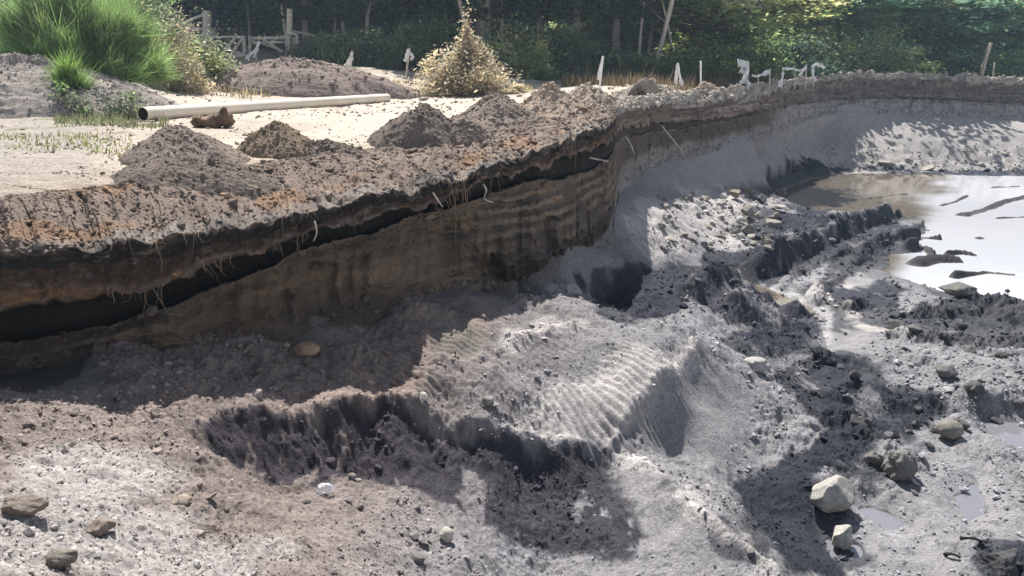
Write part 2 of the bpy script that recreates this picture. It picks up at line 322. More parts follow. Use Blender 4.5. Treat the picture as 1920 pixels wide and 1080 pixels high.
ISLES = [([(1765,386),(1790,379),(1812,368)], .42, .22),([(1808,404),(1850,392),(1885,378),(1930,368)], .44, .42),([(1835,447),(1870,445),(1912,449)], .42, .28),([(1725,496),(1750,489),(1792,490)], .43, .3),
         ([(1640,372),(1672,366),(1700,364)], .41, .18),([(1790,520),(1850,512),(1900,516)], .42, .16),([(1690,452),(1720,446),(1760,449)], .42, .14),([(1860,352),(1910,350)], .42, .2),
         ([(1775,478),(1800,476),(1830,480)], .42, .12),([(1700,470),(1735,468),(1750,480)], .42, .14),([(1870,410),(1930,407)], .42, .2),([(1400,365),(1450,350),(1500,332),(1550,330)], .42, .6)]
ISLES = [(wpoly(p), h, wd) for p, h, wd in ISLES]
TRACKS = [ ([(1265,665),(1180,730),(1060,835)], 0.55, 0.105, 0.038),([(900,590),(820,650),(730,725)], 0.45, 0.095, 0.026),([(1140,545),(1260,512),(1400,500)], 0.8, 0.13, 0.035),
   ([(1400,560),(1520,500),(1700,418)], 0.75, 0.16, 0.04),([(1060,640),(960,700),(860,770)], 0.30, 0.10, 0.014),([(1280,600),(1400,610),(1500,630)], 0.5, 0.12, 0.025),([(1620,640),(1600,720),(1720,860)], 0.35, .12, .012),
   ([(560,690),(700,620),(760,590)], .3, .1, .015)]
TRACKS = [(pl(p), *r) for p, *r in TRACKS]
FILM = [(980,615,60,14,1),(1040,606,40,10,1)]
BLOBS = [  # smooth drifted-sand zones in photo terms: x, y, rx, ry
 (90,705,110,45),(640,560,110,60),(560,620,60,20),(830,545,70,30),(900,560,60,40),(1300,320,170,60),(1180,380,60,60),(1300,780,110,110),(1120,770,80,60),(1200,700,50,40),(860,640,60,40),(1090,490,60,60),(820,880,120,25),(1700,240,300,40),(1300,760,90,60),
 (860,985,60,20),(1570,640,60,40),(640,640,60,20),(1560,720,60,20),(1220,960,90,60),(1600,560,60,30),(560,820,1,1)]
def photo_xy(x, y, z): return proj(x, y, np.maximum(z, -1))
def blobmask(PX, PY, blobs, warp=0.25, seed=3, x=None, y=None):
    m = np.zeros(PX.shape)
    wv = fbm(x * 1.1, y * 1.1, None, 3, seed) if x is not None else 0
    for bx, by, rx, ry in blobs:
        d = ((PX - bx) / rx) ** 2 + ((PY - by) / ry) ** 2
        near = d < 5
        m = np.where(near, np.maximum(m, 1 - sstep(0.55, 1.35, d + warp * 3 * wv)), m)
    return m
def wall_y(px, k=9): return np.interp(px, CPX, CV[k][1])
def pit(x, y, fine=True):
    x = np.asarray(x, float); y = np.asarray(y, float)
    z = base_pit(x, y)
    PX, PY = photo_xy(x, y, z)
    smooth = blobmask(PX, PY, BLOBS, 0.2, 3, x, y)
    r = np.hypot(x, y); far = np.clip(r / 10, 0.35, 2.2)
    z = z + 0.10 * far * (fbm(x * 0.55, y * 0.55, None, 3, 11) * (1 - 0.7 * smooth)) * np.clip((wall_y(PX) - y) / 2.0, 0, 1)
    rough = (1 - 0.93 * smooth)
    lump = fbm(x * 2.6, y * 2.6, None, 3, 21)
    patch = sstep(-0.25, 0.35, fbm(x * 0.9, y * 0.9, None, 2, 31))
    z = z + 0.08 * far ** 0.6 * lump * rough * (0.35 + 0.8 * patch)
    onr = np.zeros(x.shape)
    for P, h, wd in RIDGES:
        k = boxm(x, y, P, wd * 3)
        if not k.any(): continue
        d, al, sd_, L = seg_info(x[k], y[k], P)
        ww = wd * (1 + 0.35 * vn(al / wd * 0.8, al * 0, None, 5)); g = np.exp(-(d / ww) ** 2 * 1.3)
        z[k] += h * g * (0.85 + 0.3 * fbm(al / wd * .9, sd_ / wd, None, 4, 6, .6)); onr[k] = np.maximum(onr[k], g * min(1, h * 6))
    k = boxm(x, y, SCARP, 1.8)
    if k.any():
        d, al, sd_, L = seg_info(x[k], y[k], SCARP); t = -sd_ + .06 * vn(al * 5, al * 0, None, 88) + .03 * vn(al * 15, al * 0, None, 89); t = np.where(d < 1.8, t, -1)
        D = .24 * sstep(0, .5, al) * (1 - sstep(L - .9, L, al)) * (.85 + .3 * vn(al * 2, al * 0, None, 87))
        cone_ = .55 + .45 * np.abs(vn(al * 2.6, al * 0, None, 84)); ext = .55 + .9 * np.abs(vn(al * 1.7 + 3, al * 0, None, 83))
        z[k] -= D * (.6 * sstep(0, .22, t) + .4 * sstep(.1, .55, t)) * (1 - sstep(.22, ext, t) * cone_ - (1 - cone_) * sstep(.8, 1.4, t)) * (1 + .2 * vn(al * 6, t * 3, None, 86))
        zone = sstep(-.05, .1, t) * (1 - sstep(1.3, 1.8, t)); z[k] += zone * (.055 * fbm(al * 3.5, t * 2.2, None, 4, 82, .6, True) + .03 * fbm(al * 9, t * 4, None, 3, 81))
    PXs = PX
    mud = sstep(1330, 1450, PX) * sstep(470, 560, PY) * (1 - sstep(1650, 1750, PX) * sstep(820, 900, PY) * .5)
    z = z + mud * (.13 * far * .6 * fbm(x * 1.5, y * 1.5, None, 4, 95, .55, True) * (1 - .8 * smooth))
    tr = np.zeros(x.shape)
    for P, hw, pitch, amp in TRACKS:
        k = boxm(x, y, P, hw * 1.4)
        if not k.any(): continue
        d, al, sd_, L = seg_info(x[k], y[k], P)
        m = (1 - sstep(hw * 0.8, hw * 1.1, d + 0.08 * lump[k])) * sstep(-0.1, 0.1, al) * (1 - sstep(L - .1, L + .1, al))
        m = m * (0.45 + 0.55 * sstep(-0.15, 0.3, fbm(x[k] * 2.2, y[k] * 2.2, None, 3, 41)))
        ph = al / pitch + 0.35 * fbm(sd_ * 3, al * 2, None, 3, 8) + sd_ * 0.6
        z[k] += m * amp * (np.abs(np.sin(math.pi * ph)) ** 0.7 * 1.6 - 1); tr[k] = np.maximum(tr[k], m)
    if fine:
        cl = fbm(x * 9, y * 9, None, 4, 51, 0.6, True)
        z = z + 0.040 * far ** 0.5 * cl * rough * (1 - 0.5 * tr) * (0.25 + patch + onr)
        z = z + 0.016 * fbm(x * 26, y * 30, None, 3, 61, 0.6) * rough
        # streaks where fines run down the foreground bank and the far sand
    # shore and puddles
    wob = 0.35 * fbm(x * 1.3, y * 1.3, None, 4, 71) * np.clip(r / 18, 0.2, 1.6)
    sdw = poly_sd(x, y, POND) + wob
    m = sdw > -3
    bed = -0.03 - np.clip(sdw * 0.12, 0, 0.3)
    z = np.where(sdw > 0, np.minimum(z, bed), np.maximum(z, 0.01 + np.clip(-sdw * 0.07, 0, 0.08)))
    ripple = 0.05 * fbm(x * 3, y * 3, None, 3, 81)
    z = np.where(sdw < 0, z + np.clip(-sdw, 0, 1) * ripple, z)
    for P, h, wd in ISLES:
        k = boxm(x, y, P, wd * 3)
        if not k.any(): continue
        d, al, sd_, L = seg_info(x[k], y[k], P); g = np.exp(-(d / wd) ** 2)
        z[k] += h * g * (0.92 + 0.16 * fbm(al * 1.5, sd_ * 3, None, 4, 6, .6))
    for P in PUDDLES:
        k = boxm(x, y, P, .5)
        if not k.any(): continue
        s = poly_sd(x[k], y[k], P) + 0.06 * fbm(x[k] * 4, y[k] * 4, None, 3, 91); zk = z[k]
        zk = np.where(s > 0, np.minimum(zk, -0.012 - np.clip(s * .1, 0, .03)), zk)
        z[k] = np.where((s <= 0) & (s > -0.25), lerp(np.minimum(zk, 0.015), zk, np.clip(-s / 0.25, 0, 1)), zk)
    return z, smooth, tr, onr, sdw
# ---- colours of dry and damp ground, with shade of banks and hollows painted in
def C(*a): return np.array(a)
def mixc(c, d, m): return c + (d - c) * m[..., None]
WET_SHADE = [(1470,955,120,75),(1400,990,60,60),(1180,565,90,38),(1250,520,110,26),(1450,640,90,28),(1500,590,110,40),(1600,700,60,40),(1690,770,90,40),(1600,850,50,60),(1500,430,110,40),(1620,450,110,50),(1660,400,60,12),  # wet mud, and shade painted at the ridge toe and in hollows
  (1640,575,50,18),(1790,548,60,16),(1550,1040,90,40),(1640,900,40,40),(1440,350,60,26),(1800,330,240,12),(1800,600,190,14),(1380,500,70,30),(1900,1060,80,40)]
PALE = [(1120,775,130,50),(1040,610,60,16),(1200,700,70,60),(150,900,210,60),(60,980,180,90),(350,1040,220,50),(250,1000,160,60),(1300,960,20,20),(1230,420,60,60),(1340,400,90,60),(1600,300,110,14),(1850,300,120,16),(1050,545,30,10),(1640,600,80,20),(1560,570,50,40),(1200,860,30,20),(1300,930,30,20),(1400,1010,30,20)]
RED = [(560,655,150,22),(330,700,150,60),(620,700,200,80),(780,600,120,50)]
DAMP_SHADE = [([(372,800),(420,785),(560,790),(620,765),(680,752),(745,756),(820,790),(900,805),(1010,846),(1140,850),(1160,890),(1185,950),(1215,1010),(1180,1050),(1110,1045),(1020,1040),(930,1000),(860,955),(770,940),(690,900),(600,915),(500,890),(400,862)], (.028, .026, .033), .62),  # damp soil mixed with painted shade of bank, hollows and ridge sides
 ([(1375,905),(1440,865),(1480,835),(1540,815),(1580,795),(1640,830),(1600,870),(1545,885),(1520,910),(1530,950),(1555,1010),(1590,1090),(1480,1090),(1440,1020)], (.040, .044, .052), .9),
 ([(1085,528),(1150,520),(1200,500),(1300,498),(1345,520),(1295,552),(1275,592),(1200,603),(1130,572)], (.055, .054, .064), .95),
 ([(1368,628),(1440,608),(1530,600),(1545,640),(1500,668),(1420,655)], (.045, .046, .056), .95),
 ([(1290,535),(1400,555),(1520,600),(1500,615),(1380,612),(1290,592)], (.075, .07, .075), .7),
 ([(1345,505),(1420,480),(1560,470),(1640,430),(1720,390),(1730,400),(1640,455),(1560,500),(1500,530),(1420,525)], (.06, .06, .062), .7),
 ([(1445,405),(1500,390),(1545,396),(1560,420),(1500,452),(1455,440)], (.05, .052, .062), .95),([(1535,440),(1560,412),(1612,400),(1640,425),(1580,462)], (.05, .052, .062), .95),
 ([(1385,366),(1440,338),(1500,308),(1560,312),(1600,322),(1520,345),(1470,372),(1430,385)], (.045, .047, .058), .9),([(1600,312),(1700,318),(1920,322),(2000,342),(1780,336),(1640,326)], (.04, .045, .06), .8),
 ([(1560,560),(1650,545),(1715,560),(1690,590),(1600,600)], (.055, .056, .062), .8),([(1560,500),(1660,450),(1740,425),(1700,465),(1640,510),(1560,560),(1520,560)], (.07, .069, .068), .6),
 ([(1430,690),(1500,680),(1560,700),(1600,760),(1540,800),(1480,760)], (.07, .068, .07), .7),([(1240,500),(1330,480),(1420,470),(1500,500),(1440,545),(1340,530)], (.06, .058, .064), .75),
 ([(1520,770),(1600,735),(1740,755),(1800,790),(1720,815),(1700,860),(1600,830)], (.055, .056, .06), .75),([(1680,600),(1800,580),(1960,600),(1960,680),(1800,660),(1700,650)], (.09, .088, .082), .6),
 ([(1840,1040),(1960,1000),(1960,1090),(1860,1090)], (.05, .05, .055), .8),([(1540,670),(1600,665),(1610,740),(1560,730)], (.055, .056, .062), .7),
 ([(0,650),(190,655),(175,690),(90,745),(-60,750)], (.085, .075, .06), 1.0)]
DRYP = [([(1300,636),(1240,668),(1130,690),(1040,730),(960,800),(960,830),(1140,846),(1180,800),(1310,668)], (.44, .41, .385), .75),([(935,640),(1000,612),(1080,602),(1090,612),(1040,632),(960,655)], (.50, .46, .43), .8),
 ([(1140,838),(1200,866),(1310,950),(1410,1025),(1490,1090),(1440,1090),(1380,1030),(1290,968),(1190,890)], (.42, .395, .375), .7),
 ([(1330,516),(1370,514),(1450,543),(1530,572),(1570,610),(1560,660),(1540,650),(1530,605),(1400,556)], (.42, .41, .40), .6)]
DAMP_SHADE = [(np.array([hit(base_pit, *p)[:2] for p in P]), C(*c) * (np.array([.9, .9, 1]) if a in (.62, 1.0) else np.array([.42, .46, .58])), a) for P, c, a in DAMP_SHADE]; DRYP = [(np.array([hit(base_pit, *p)[:2] for p in P]), C(*c), a) for P, c, a in DRYP]
FLANK = np.array([hit(base_pit, *p)[:2] for p in [(1305,672),(1165,835),(1210,872),(1400,1020),(1385,900),(1480,830),(1500,770),(1400,705)]])
def pit_color(x, y, z, smooth, sdw, onr):
    PX, PY = photo_xy(x, y, z)
    c = np.zeros(x.shape + (3,)) + C(.205, .20, .206)
    left = 1 - sstep(700, 1250, PX + 0.5 * (PY - 600)); c = mixc(c, C(.205, .17, .152), left)
    c = mixc(c, C(.24, .185, .155), blobmask(PX, PY, RED, .3, 13, x, y) * .7)
    c = mixc(c, C(.165, .15, .13), smooth * (PX < 1000) * (PY < 760) * .8)
    c = mixc(c, C(.235, .228, .228), smooth * (PX > 1000) * .7)
    c = mixc(c, C(.38, .355, .335), blobmask(PX, PY, PALE, .5, 23, x, y) * .75)
    st = fbm(x * 1.5 + y * .7, y * 5 - x * 3, None, 3, 33)
    c = c * (1 + 0.14 * st + 0.12 * fbm(x * .8, y * .8, None, 3, 43))[..., None]
    dw = blobmask(PX, PY, WET_SHADE, .6, 53, x, y)
    dw = np.clip(dw * 1.3, 0, 1) * sstep(-.55, -.05, fbm(x * 2.2, y * 2.2, None, 4, 63) + .25)
    near = np.exp(-np.clip(-sdw, 0, 9) / 0.5) * (sdw < 0.0)
    dw = np.maximum(dw * .9, near * .7)
    c = mixc(c, C(.038, .042, .05), np.clip(dw, 0, 1))
    r_ = np.clip(np.hypot(x, y) / 8, .6, 4); na = fbm(x * 2.0 / r_ ** .5, y * 2.0 / r_ ** .5, None, 5, 401, .6); nb = fbm(x * 5 + y, y * 2.2, None, 4, 402, .6)
    k = boxm(x, y, FLANK, .3); sF = poly_sd(x[k], y[k], FLANK) + .12 * na[k]; c[k] = mixc(c[k], C(.20, .195, .198), sstep(-.05, .15, sF) * .8)
    for P, cc_, a_ in DRYP:
        k = boxm(x, y, P, .6); sF = poly_sd(x[k], y[k], P) + (.16 * na[k] + .06 * nb[k]) * r_[k]; c[k] = mixc(c[k], cc_, sstep(-.06, .10, sF) * a_ * sstep(-.5, .1, nb[k] + .25))
    c = mixc(c, C(.30, .28, .265), sstep(20, 26, y) * (sdw < .2) * (1 - sstep(335, 360, PY)) * .85)
    dw = dw * .45
    for i_, (P, cc_, a_) in enumerate(DAMP_SHADE):
        k = boxm(x, y, P, 1.2); sF = poly_sd(x[k], y[k], P) + (.22 * na[k] + .08 * nb[k]) * r_[k]
        m_ = sstep(-.04, .09, sF / r_[k] ** .5)
        if a_ < .7: m_ = m_ * (1 - .85 * sstep(.20, .36, nb[k] + .3 * na[k] - .25 + .28 * sstep(800, 930, PY[k] - .12 * (PX[k] - 700))))      # dry crumbs have run down over the damp, shade-darkened face
        elif a_ < .9: m_ = m_ * (1 - .7 * sstep(.2, .4, nb[k]))
        c[k] = mixc(c[k], cc_, m_ * min(1, a_ + .25)); dw[k] = np.maximum(dw[k], m_ * (.8 if i_ > 0 and i_ < 16 else .05))
    wetf = np.clip(dw * .35 + .25 * (PX > 1350) * (PY > 480) * (1 - np.clip(z / .35, 0, 1)), 0, 1)
    c = np.where((sdw > 0)[..., None], mixc(C(.17, .155, .13) + 0 * c, C(.05, .05, .055), np.clip(z * 8 + .4, 0, 1)), c)
    dk = sstep(.25, .6, fbm(x * 7, y * 7, None, 3, 73)); c = c * (1 - .3 * dk * (1 - smooth))[..., None]
    return c, wetf
def wall_y(px, k=9): return np.interp(px, CPX, CV[k][1])

# pit floor sheet (fine near the camera, coarser far off)
PXS = np.arange(-400, 2401, 2.0)
YS = np.geomspace(1.15, 49, 1500)
u = (PXS - 960) / F
Yg, Ug = np.meshgrid(YS, u, indexing='ij'); Xg = Ug * Yg * 1.02
Z, smo, trk, onr, sdw = pit(Xg, Yg)
colp, wetp = pit_color(Xg, Yg, Z, smo, sdw, onr)
pxv = proj(Xg, Yg, Z)[0]
keep = (Yg < wall_y(pxv) + 0.5)
kf = keep[:-1, :-1] & keep[1:, 1:]
tag(mesh_obj('pit_floor', np.stack([Xg, Yg, Z], -1).reshape(-1, 3), grid_faces(len(YS), len(PXS), kf), M_SOIL, colp.reshape(-1, 3), wetp.ravel()), kind='structure')
def pitz(x, y): return float(pit(np.array([x]), np.array([y]))[0][0])
def pitfn(x, y): return pit(x, y)[0]
PIT_P = np.stack([Xg, Yg, Z], -1).astype(np.float32); PIT_C = colp; PIT_W = wetp; PIT_SD = sdw + .3; PIT_K = keep
PIT_D = np.clip((1 - .97 * smo) * (.25 + .9 * sstep(-.2, .4, fbm(Xg * 1.1, Yg * 1.1, None, 3, 151))) + .6 * onr, 0, 1) * (1 - .8 * trk)
del Z

# plateau sheet
def plat(x, y):
    z = base_plat(x, y)
    r = np.clip(np.hypot(x, y) / 20, .4, 1.5)
    z = z + r * (0.05 * fbm(x * .7, y * .7, None, 3, 101) + 0.018 * fbm(x * 5, y * 5, None, 4, 111, .6))
    z = z + 0.012 * fbm(x * 6 - y * 1.5, y * 14, None, 3, 112, .6)
    return z
tt = np.geomspace(1, 4.6, 900)
y0 = np.interp(PXS, CPX, CV[0][1]); p0 = W(PXS, np.interp(PXS, CPX, CV[0][0]), y0)
far_t = np.linspace(0, 1, 900)[:, None]
Yp = y0[None] * np.exp(far_t * np.log(110 / y0)[None]); Xp = (p0[:, 0] / p0[:, 1])[None] * Yp
Zp = plat(Xp, Yp)
PXp, PYp = proj(Xp, Yp, Zp)
cp = np.zeros(Xp.shape + (3,)) + C(.45, .39, .32)
hn = fbm(Xp * .5, Yp * .5, None, 4, 121)
cp = mixc(cp, C(.33, .28, .235), sstep(-.1, .4, hn) * .6)
cp = mixc(cp, C(.28, .25, .22), (1 - sstep(120, 330, PXp + .9 * (PYp - 260) + 60 * hn)) * .85)
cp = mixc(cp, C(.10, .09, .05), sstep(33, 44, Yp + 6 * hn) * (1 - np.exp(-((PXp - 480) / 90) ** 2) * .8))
cp = mixc(cp, C(.30, .25, .2), np.exp(-((Yp - y0[None]) / .7) ** 2) * .8)
grs = sstep(.25, .5, fbm(Xp * 1.2, Yp * 1.2, None, 4, 131)) * (1 - sstep(250, 420, PXp)) * .5
cp = mixc(cp, C(.13, .14, .05), grs)
cp = cp * (1 + .2 * fbm(Xp * 4, Yp * 9, None, 4, 141, .6))[..., None]
tag(mesh_obj('ground', np.stack([Xp, Yp, Zp], -1).reshape(-1, 3), grid_faces(900, len(PXS)), M_SOIL, cp.reshape(-1, 3)), kind='structure')
def platz(x, y): return float(plat(np.array([x]), np.array([y]))[0])

# cliff: a loft through its lines
lipn = lambda s, f, seed: vn(arc * f + s, arc * 0, None, seed)
jit = [0, 1, 1, 1, 1, .8, .9, .3, .3, 0]
pts = []
scale = np.clip(CV[1][1] / 9, .8, 4)
neark = np.clip(9 / CV[1][1], 0.2, 1)
for k in range(10):
    py, Y = CV[k]; py = py.copy(); Y = Y.copy()
    if k in (1, 2, 3, 4): py += neark * (7 * lipn(0, 2.1, 201) + 5 * lipn(3, 6.3, 202 + k) + 3 * lipn(1, 17, 210 + k)); Y += .13 * lipn(5, 1.1, 220) + .05 * lipn(7, 5, 221 + k) + .03 * lipn(8, 14, 241 + k)
    if k in (3,): py += neark * (11 * lipn(2, 2.6, 233) + 5 * lipn(2, 9, 239))
    if k in (4, 5): Y += .12 * lipn(2, 1.7, 231)
    if k in (5, 6): py += neark * (8 * lipn(4, 1.3, 232) + 4 * lipn(1, 5, 234) + 2 * lipn(1, 19, 235))
    if k in (7, 8): py += 8 * neark * lipn(9, 1.9, 236) + 5 * neark * lipn(9, 7, 239); Y += .16 * lipn(2, 2.4, 237) + .07 * lipn(2, 8, 238)
    pts.append(W(CPX, py, Y))
pts0 = W(CPX, CV[1][0], CV[1][1])
p0e = pts[0].copy(); p0e[:, 2] = plat(p0e[:, 0], p0e[:, 1]); pts[0] = p0e
pts.append(pts[9] + np.array([0, .5, -3.2]))
NR = [120, 34, 50, 12, 22, 12, 84, 14, 60, 8]
rows, tp = [], []
for k, nrow in enumerate(NR):
    t = np.linspace(0, 1, nrow, endpoint=False)[:, None, None]
    q = pts[k][None] * (1 - t) + pts[k + 1][None] * t
    if k == 0:
        q = pts[0][None] * (1 - t) + pts0[None] * t + (pts[1] - pts0)[None] * t ** 6
        # the spoil on the lip bulges before it drops
        q[..., 2] += (np.sin(math.pi * t[..., 0]) * .10 * scale[None]); 
    if k == 6: q[..., 1] += np.sin(math.pi * t[..., 0]) * .12 * (CPX < 1150)
    if k == 8: q[..., 1] += np.sin(math.pi * t[..., 0]) * .10
    rows.append(q); tp.append(np.full(nrow, k) + np.linspace(0, 1, nrow, endpoint=False))
Q = np.concatenate(rows); TP = np.concatenate(tp)[:, None] + 0 * Q[..., 0]
x, y, z = Q[..., 0], Q[..., 1], Q[..., 2]
sc = np.clip(y / 9, .8, 3.2)
ew = sstep(0, .25, TP) * 1.0
crust = ((TP > .0) & (TP < 3.2)) * 1.0; wall = ((TP >= 6) & (TP < 9)) * 1.0
amp = .048 * crust * (1 + .8 * sstep(30, 40, y)) + .012 * wall + .02 * (1 - crust) * (1 - wall)
z_ = z
n1 = fbm(x * 3.2 / sc, y * 3.2 / sc, z * 6 / sc, 5, 301, .62, True); n2 = fbm(x * 9 / sc, y * 9 / sc, z * 16 / sc, 4, 311, .6)
big = fbm(x * 1.1, y * 1.1, z * 1.5, 3, 321)
lay = fbm(x * .5, y * .5, z * 17, 3, 331, .6)
tl = z * 5.5 + .5 * fbm(x * .8, y * .8, None, 3, 341) + .15 * n2; stepz = np.abs(tl - np.floor(tl) - .5) * 2; gouge = sstep(.1, .5, fbm(x * 1.1 + z * .9 + 5, y * 1.0 - z * .6 + x * .5, z * 2.0, 4, 342, .6))
dy = -(amp * 2.2 * n1 + amp * n2 + .14 * big * wall * (y < 18) + .03 * lay * (wall + crust * (TP > 1)))
dy = dy - (.10 * sstep(.25, .6, stepz) * sstep(-.3, .3, fbm(x * .6 + z, y * .6 + x * .3, z * 2.5 + x * .4, 4, 345, .6)) * sstep(-2.5, 0, x) * (y < 18) - .16 * gouge * (y < 20) * sstep(0, .25, TP - 6) - .05 * fbm(x * 4 + z * 2, y * 4 - x * 2, z * 7, 4, 343, .6, True)) * wall
far_c = sc ** .7
Q[..., 1] += dy * ew * far_c
Q[..., 2] += ew * far_c * (amp * 1.6 * n1 + amp * n2) * (TP < 1.2)
# colours of the strata, plus shade painted in the recess and under the step
cq = np.zeros(Q.shape) + C(.185, .145, .118)
hn = fbm(x * 1.3, y * 1.3, z * 2, 4, 351)
seg0 = TP < 1
orange = sstep(.05, .35, fbm(x * 1.8, y * 1.8, z * 1.5, 4, 361) + .35 * sstep(.45, .8, TP) - .25) * seg0
cq = mixc(cq, C(.24, .145, .08), orange * .6)
pale = sstep(.82, .97, TP + .06 * hn) * seg0 * sstep(-.5, .1, hn)
cq = mixc(cq, C(.235, .215, .195), pale * .75)
hb = hn * .55 + .45 * fbm(x * 4, y * 4, z * 3, 4, 355, .65)
def band(a, b, s=.16): return sstep(a - s, a + s, TP + .6 * hb) * (1 - sstep(b - s, b + s, TP + .6 * hb))
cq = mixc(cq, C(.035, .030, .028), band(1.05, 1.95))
cq = mixc(cq, C(.085, .055, .038), band(1.9, 2.65) )
cq = mixc(cq, C(.20, .115, .06), band(2.6, 3.3) * sstep(-.15, .35, fbm(x * 1.7, y * 1.7, z * 6, 4, 356, .6)))
cq = mixc(cq, C(.17, .14, .115), ((TP > 1) & (TP < 3)) * sstep(.22, .42, fbm(x * 4.5, y * 4.5, z * 9, 4, 357, .6)) * .8)
cq = mixc(cq, C(.03, .025, .021), sstep(3.3, 3.4, TP) * (1 - sstep(5.8, 5.9, TP)))  # recess darkened, its shade put into the colour
cq = mixc(cq, C(.17, .125, .09), sstep(5.8, 5.9, TP) * (1 - sstep(6.05, 6.25, TP)) * sstep(-.3, .2, hn))
wl = sstep(6.0, 6.15, TP)
wc = mixc(np.zeros(Q.shape) + C(.10, .076, .056), C(.155, .117, .083), sstep(-.3, .5, big))
wc = mixc(wc, C(.25, .18, .12), sstep(.35, .75, stepz) * sstep(-2.2, .8, x) * (x < 3.2) * sstep(-.4, .2, hn) * .8)
wc = mixc(wc, C(.20, .135, .085), sstep(.15, .45, fbm(x * .9, y * .9, z * 7, 4, 344, .6)) * .7)
wc = mixc(wc, C(.04, .035, .03), sstep(.28, .5, fbm(x * 1.1 + z * .7, y * 1.1 + x * .4, z * 4.5, 4, 371, .6)) * .7 * (y < 18))
cq = mixc(cq, wc, wl)
us = ((TP > 6.93) & (TP < 8.1)) * (x > -.25) * (y < 18); cq = mixc(cq, C(.06, .05, .042), us * .9)  # step underside coloured dark to paint its shade
lower = (TP > 8.15) * 1.0; cq = mixc(cq, C(.2, .185, .165), lower * sstep(-1.2, .5, x))
# the far bank: thinner crust, grey sand below
fb = sstep(17.5, 21, y)
fc = np.zeros(Q.shape) + C(.36, .315, .265)
fc = mixc(fc, C(.10, .06, .045), (TP > 1) * sstep(-.5, .1, lay + .4 * hn) * .85)
fc = mixc(fc, C(.22, .15, .11), (TP > 2.2) * (TP < 3.3) * sstep(-.1, .3, n2 + hn) * .8)
fc = mixc(fc, C(.06, .045, .035), (TP > 3.3) * (TP < 5.9) * .9)  # shade of the far recess painted in
fc = mixc(fc, C(.115, .088, .07), sstep(5.9, 6.2, TP)); fc = mixc(fc, C(.25, .22, .20), sstep(6.9, 8.2, TP + .5 * hn))
gb = sstep(36, 42, y); fc = mixc(fc, C(.20, .165, .14), gb * (TP < 6) * .9); fc = mixc(fc, C(.42, .37, .32), gb * (TP < .9) * .8); fc = mixc(fc, C(.30, .275, .255), gb * (TP >= 6))
fc = mixc(fc, C(.10, .085, .075), gb * sstep(-.05, .3, lay + hn * .5 + .5 * n2) * (TP < 6) * (TP > .9) * .8)
cq = mixc(cq, fc, fb)
cq = cq * (1 + .22 * n2 + .15 * hn)[..., None]
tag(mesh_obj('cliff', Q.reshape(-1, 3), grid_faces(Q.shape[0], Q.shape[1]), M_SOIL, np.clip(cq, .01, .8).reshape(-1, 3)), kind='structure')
rr_ = np.random.default_rng(31); CHK = []
for lo_, hi_, n_ in ((.75, 1.2, 1500), (1.2, 3.3, 1500), (5.85, 6.3, 900), (6.3, 8.8, 900), (8.4, 9.0, 1800)):
    ii = np.where((TP[:, 0] > lo_) & (TP[:, 0] < hi_))[0]; i_ = rr_.choice(ii, n_); j_ = rr_.integers(0, Q.shape[1], n_); CHK.append((Q[i_, j_].copy(), cq[i_, j_].copy()))
CHKP = np.concatenate([a for a, b in CHK]); CHKC = np.concatenate([b for a, b in CHK])
CRUST_P = Q[2:118].astype(np.float32); CRUST_C = cq[2:118]; CLIFF_EDGE = (Q[NR[0]].copy(), Q[NR[0] + NR[1] + NR[2]].copy())
del Q, cq, fc, wc

# water
m, n, l, b = new_mat('water')
b.inputs['Base Color'].default_value = (.15, .135, .11, 1); b.inputs['Roughness'].default_value = 0.04; b.inputs['IOR'].default_value = 1.6
b.inputs['Specular IOR Level'].default_value = 0.8
tc = n.new('ShaderNodeTexCoord'); q = n.new('ShaderNodeTexNoise'); q.inputs['Scale'].default_value = 2.2; q.inputs['Detail'].default_value = 4
l.new(tc.outputs['Object'], q.inputs[0]); bp = n.new('ShaderNodeBump'); bp.inputs['Distance'].default_value = .006
l.new(q.outputs[0], bp.inputs['Height']); l.new(bp.outputs[0], b.inputs['Normal'])
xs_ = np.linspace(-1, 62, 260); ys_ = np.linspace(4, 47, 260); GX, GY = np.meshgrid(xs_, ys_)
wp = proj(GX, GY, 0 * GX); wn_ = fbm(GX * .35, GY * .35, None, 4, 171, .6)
glare = sstep(-25, 45, wp[0] - (1725 - np.clip(wp[1] - 400, -80, 120) * .45) + 60 * wn_) * sstep(14, 15.5, GY)     # clear brown at the pond's far left, bright glare painted pale on the rest
wcol = lerp(lerp(np.array([.15, .145, .16]), np.array([.12, .10, .075]), sstep(14, 16, GY)[..., None]), np.array([.45, .46, .49]), glare[..., None])
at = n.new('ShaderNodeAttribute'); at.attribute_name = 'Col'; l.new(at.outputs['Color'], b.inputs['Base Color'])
tag(mesh_obj('water', np.stack([GX, GY, 0 * GX], -1).reshape(-1, 3), grid_faces(260, 260), m, wcol.reshape(-1, 3)), kind='structure')
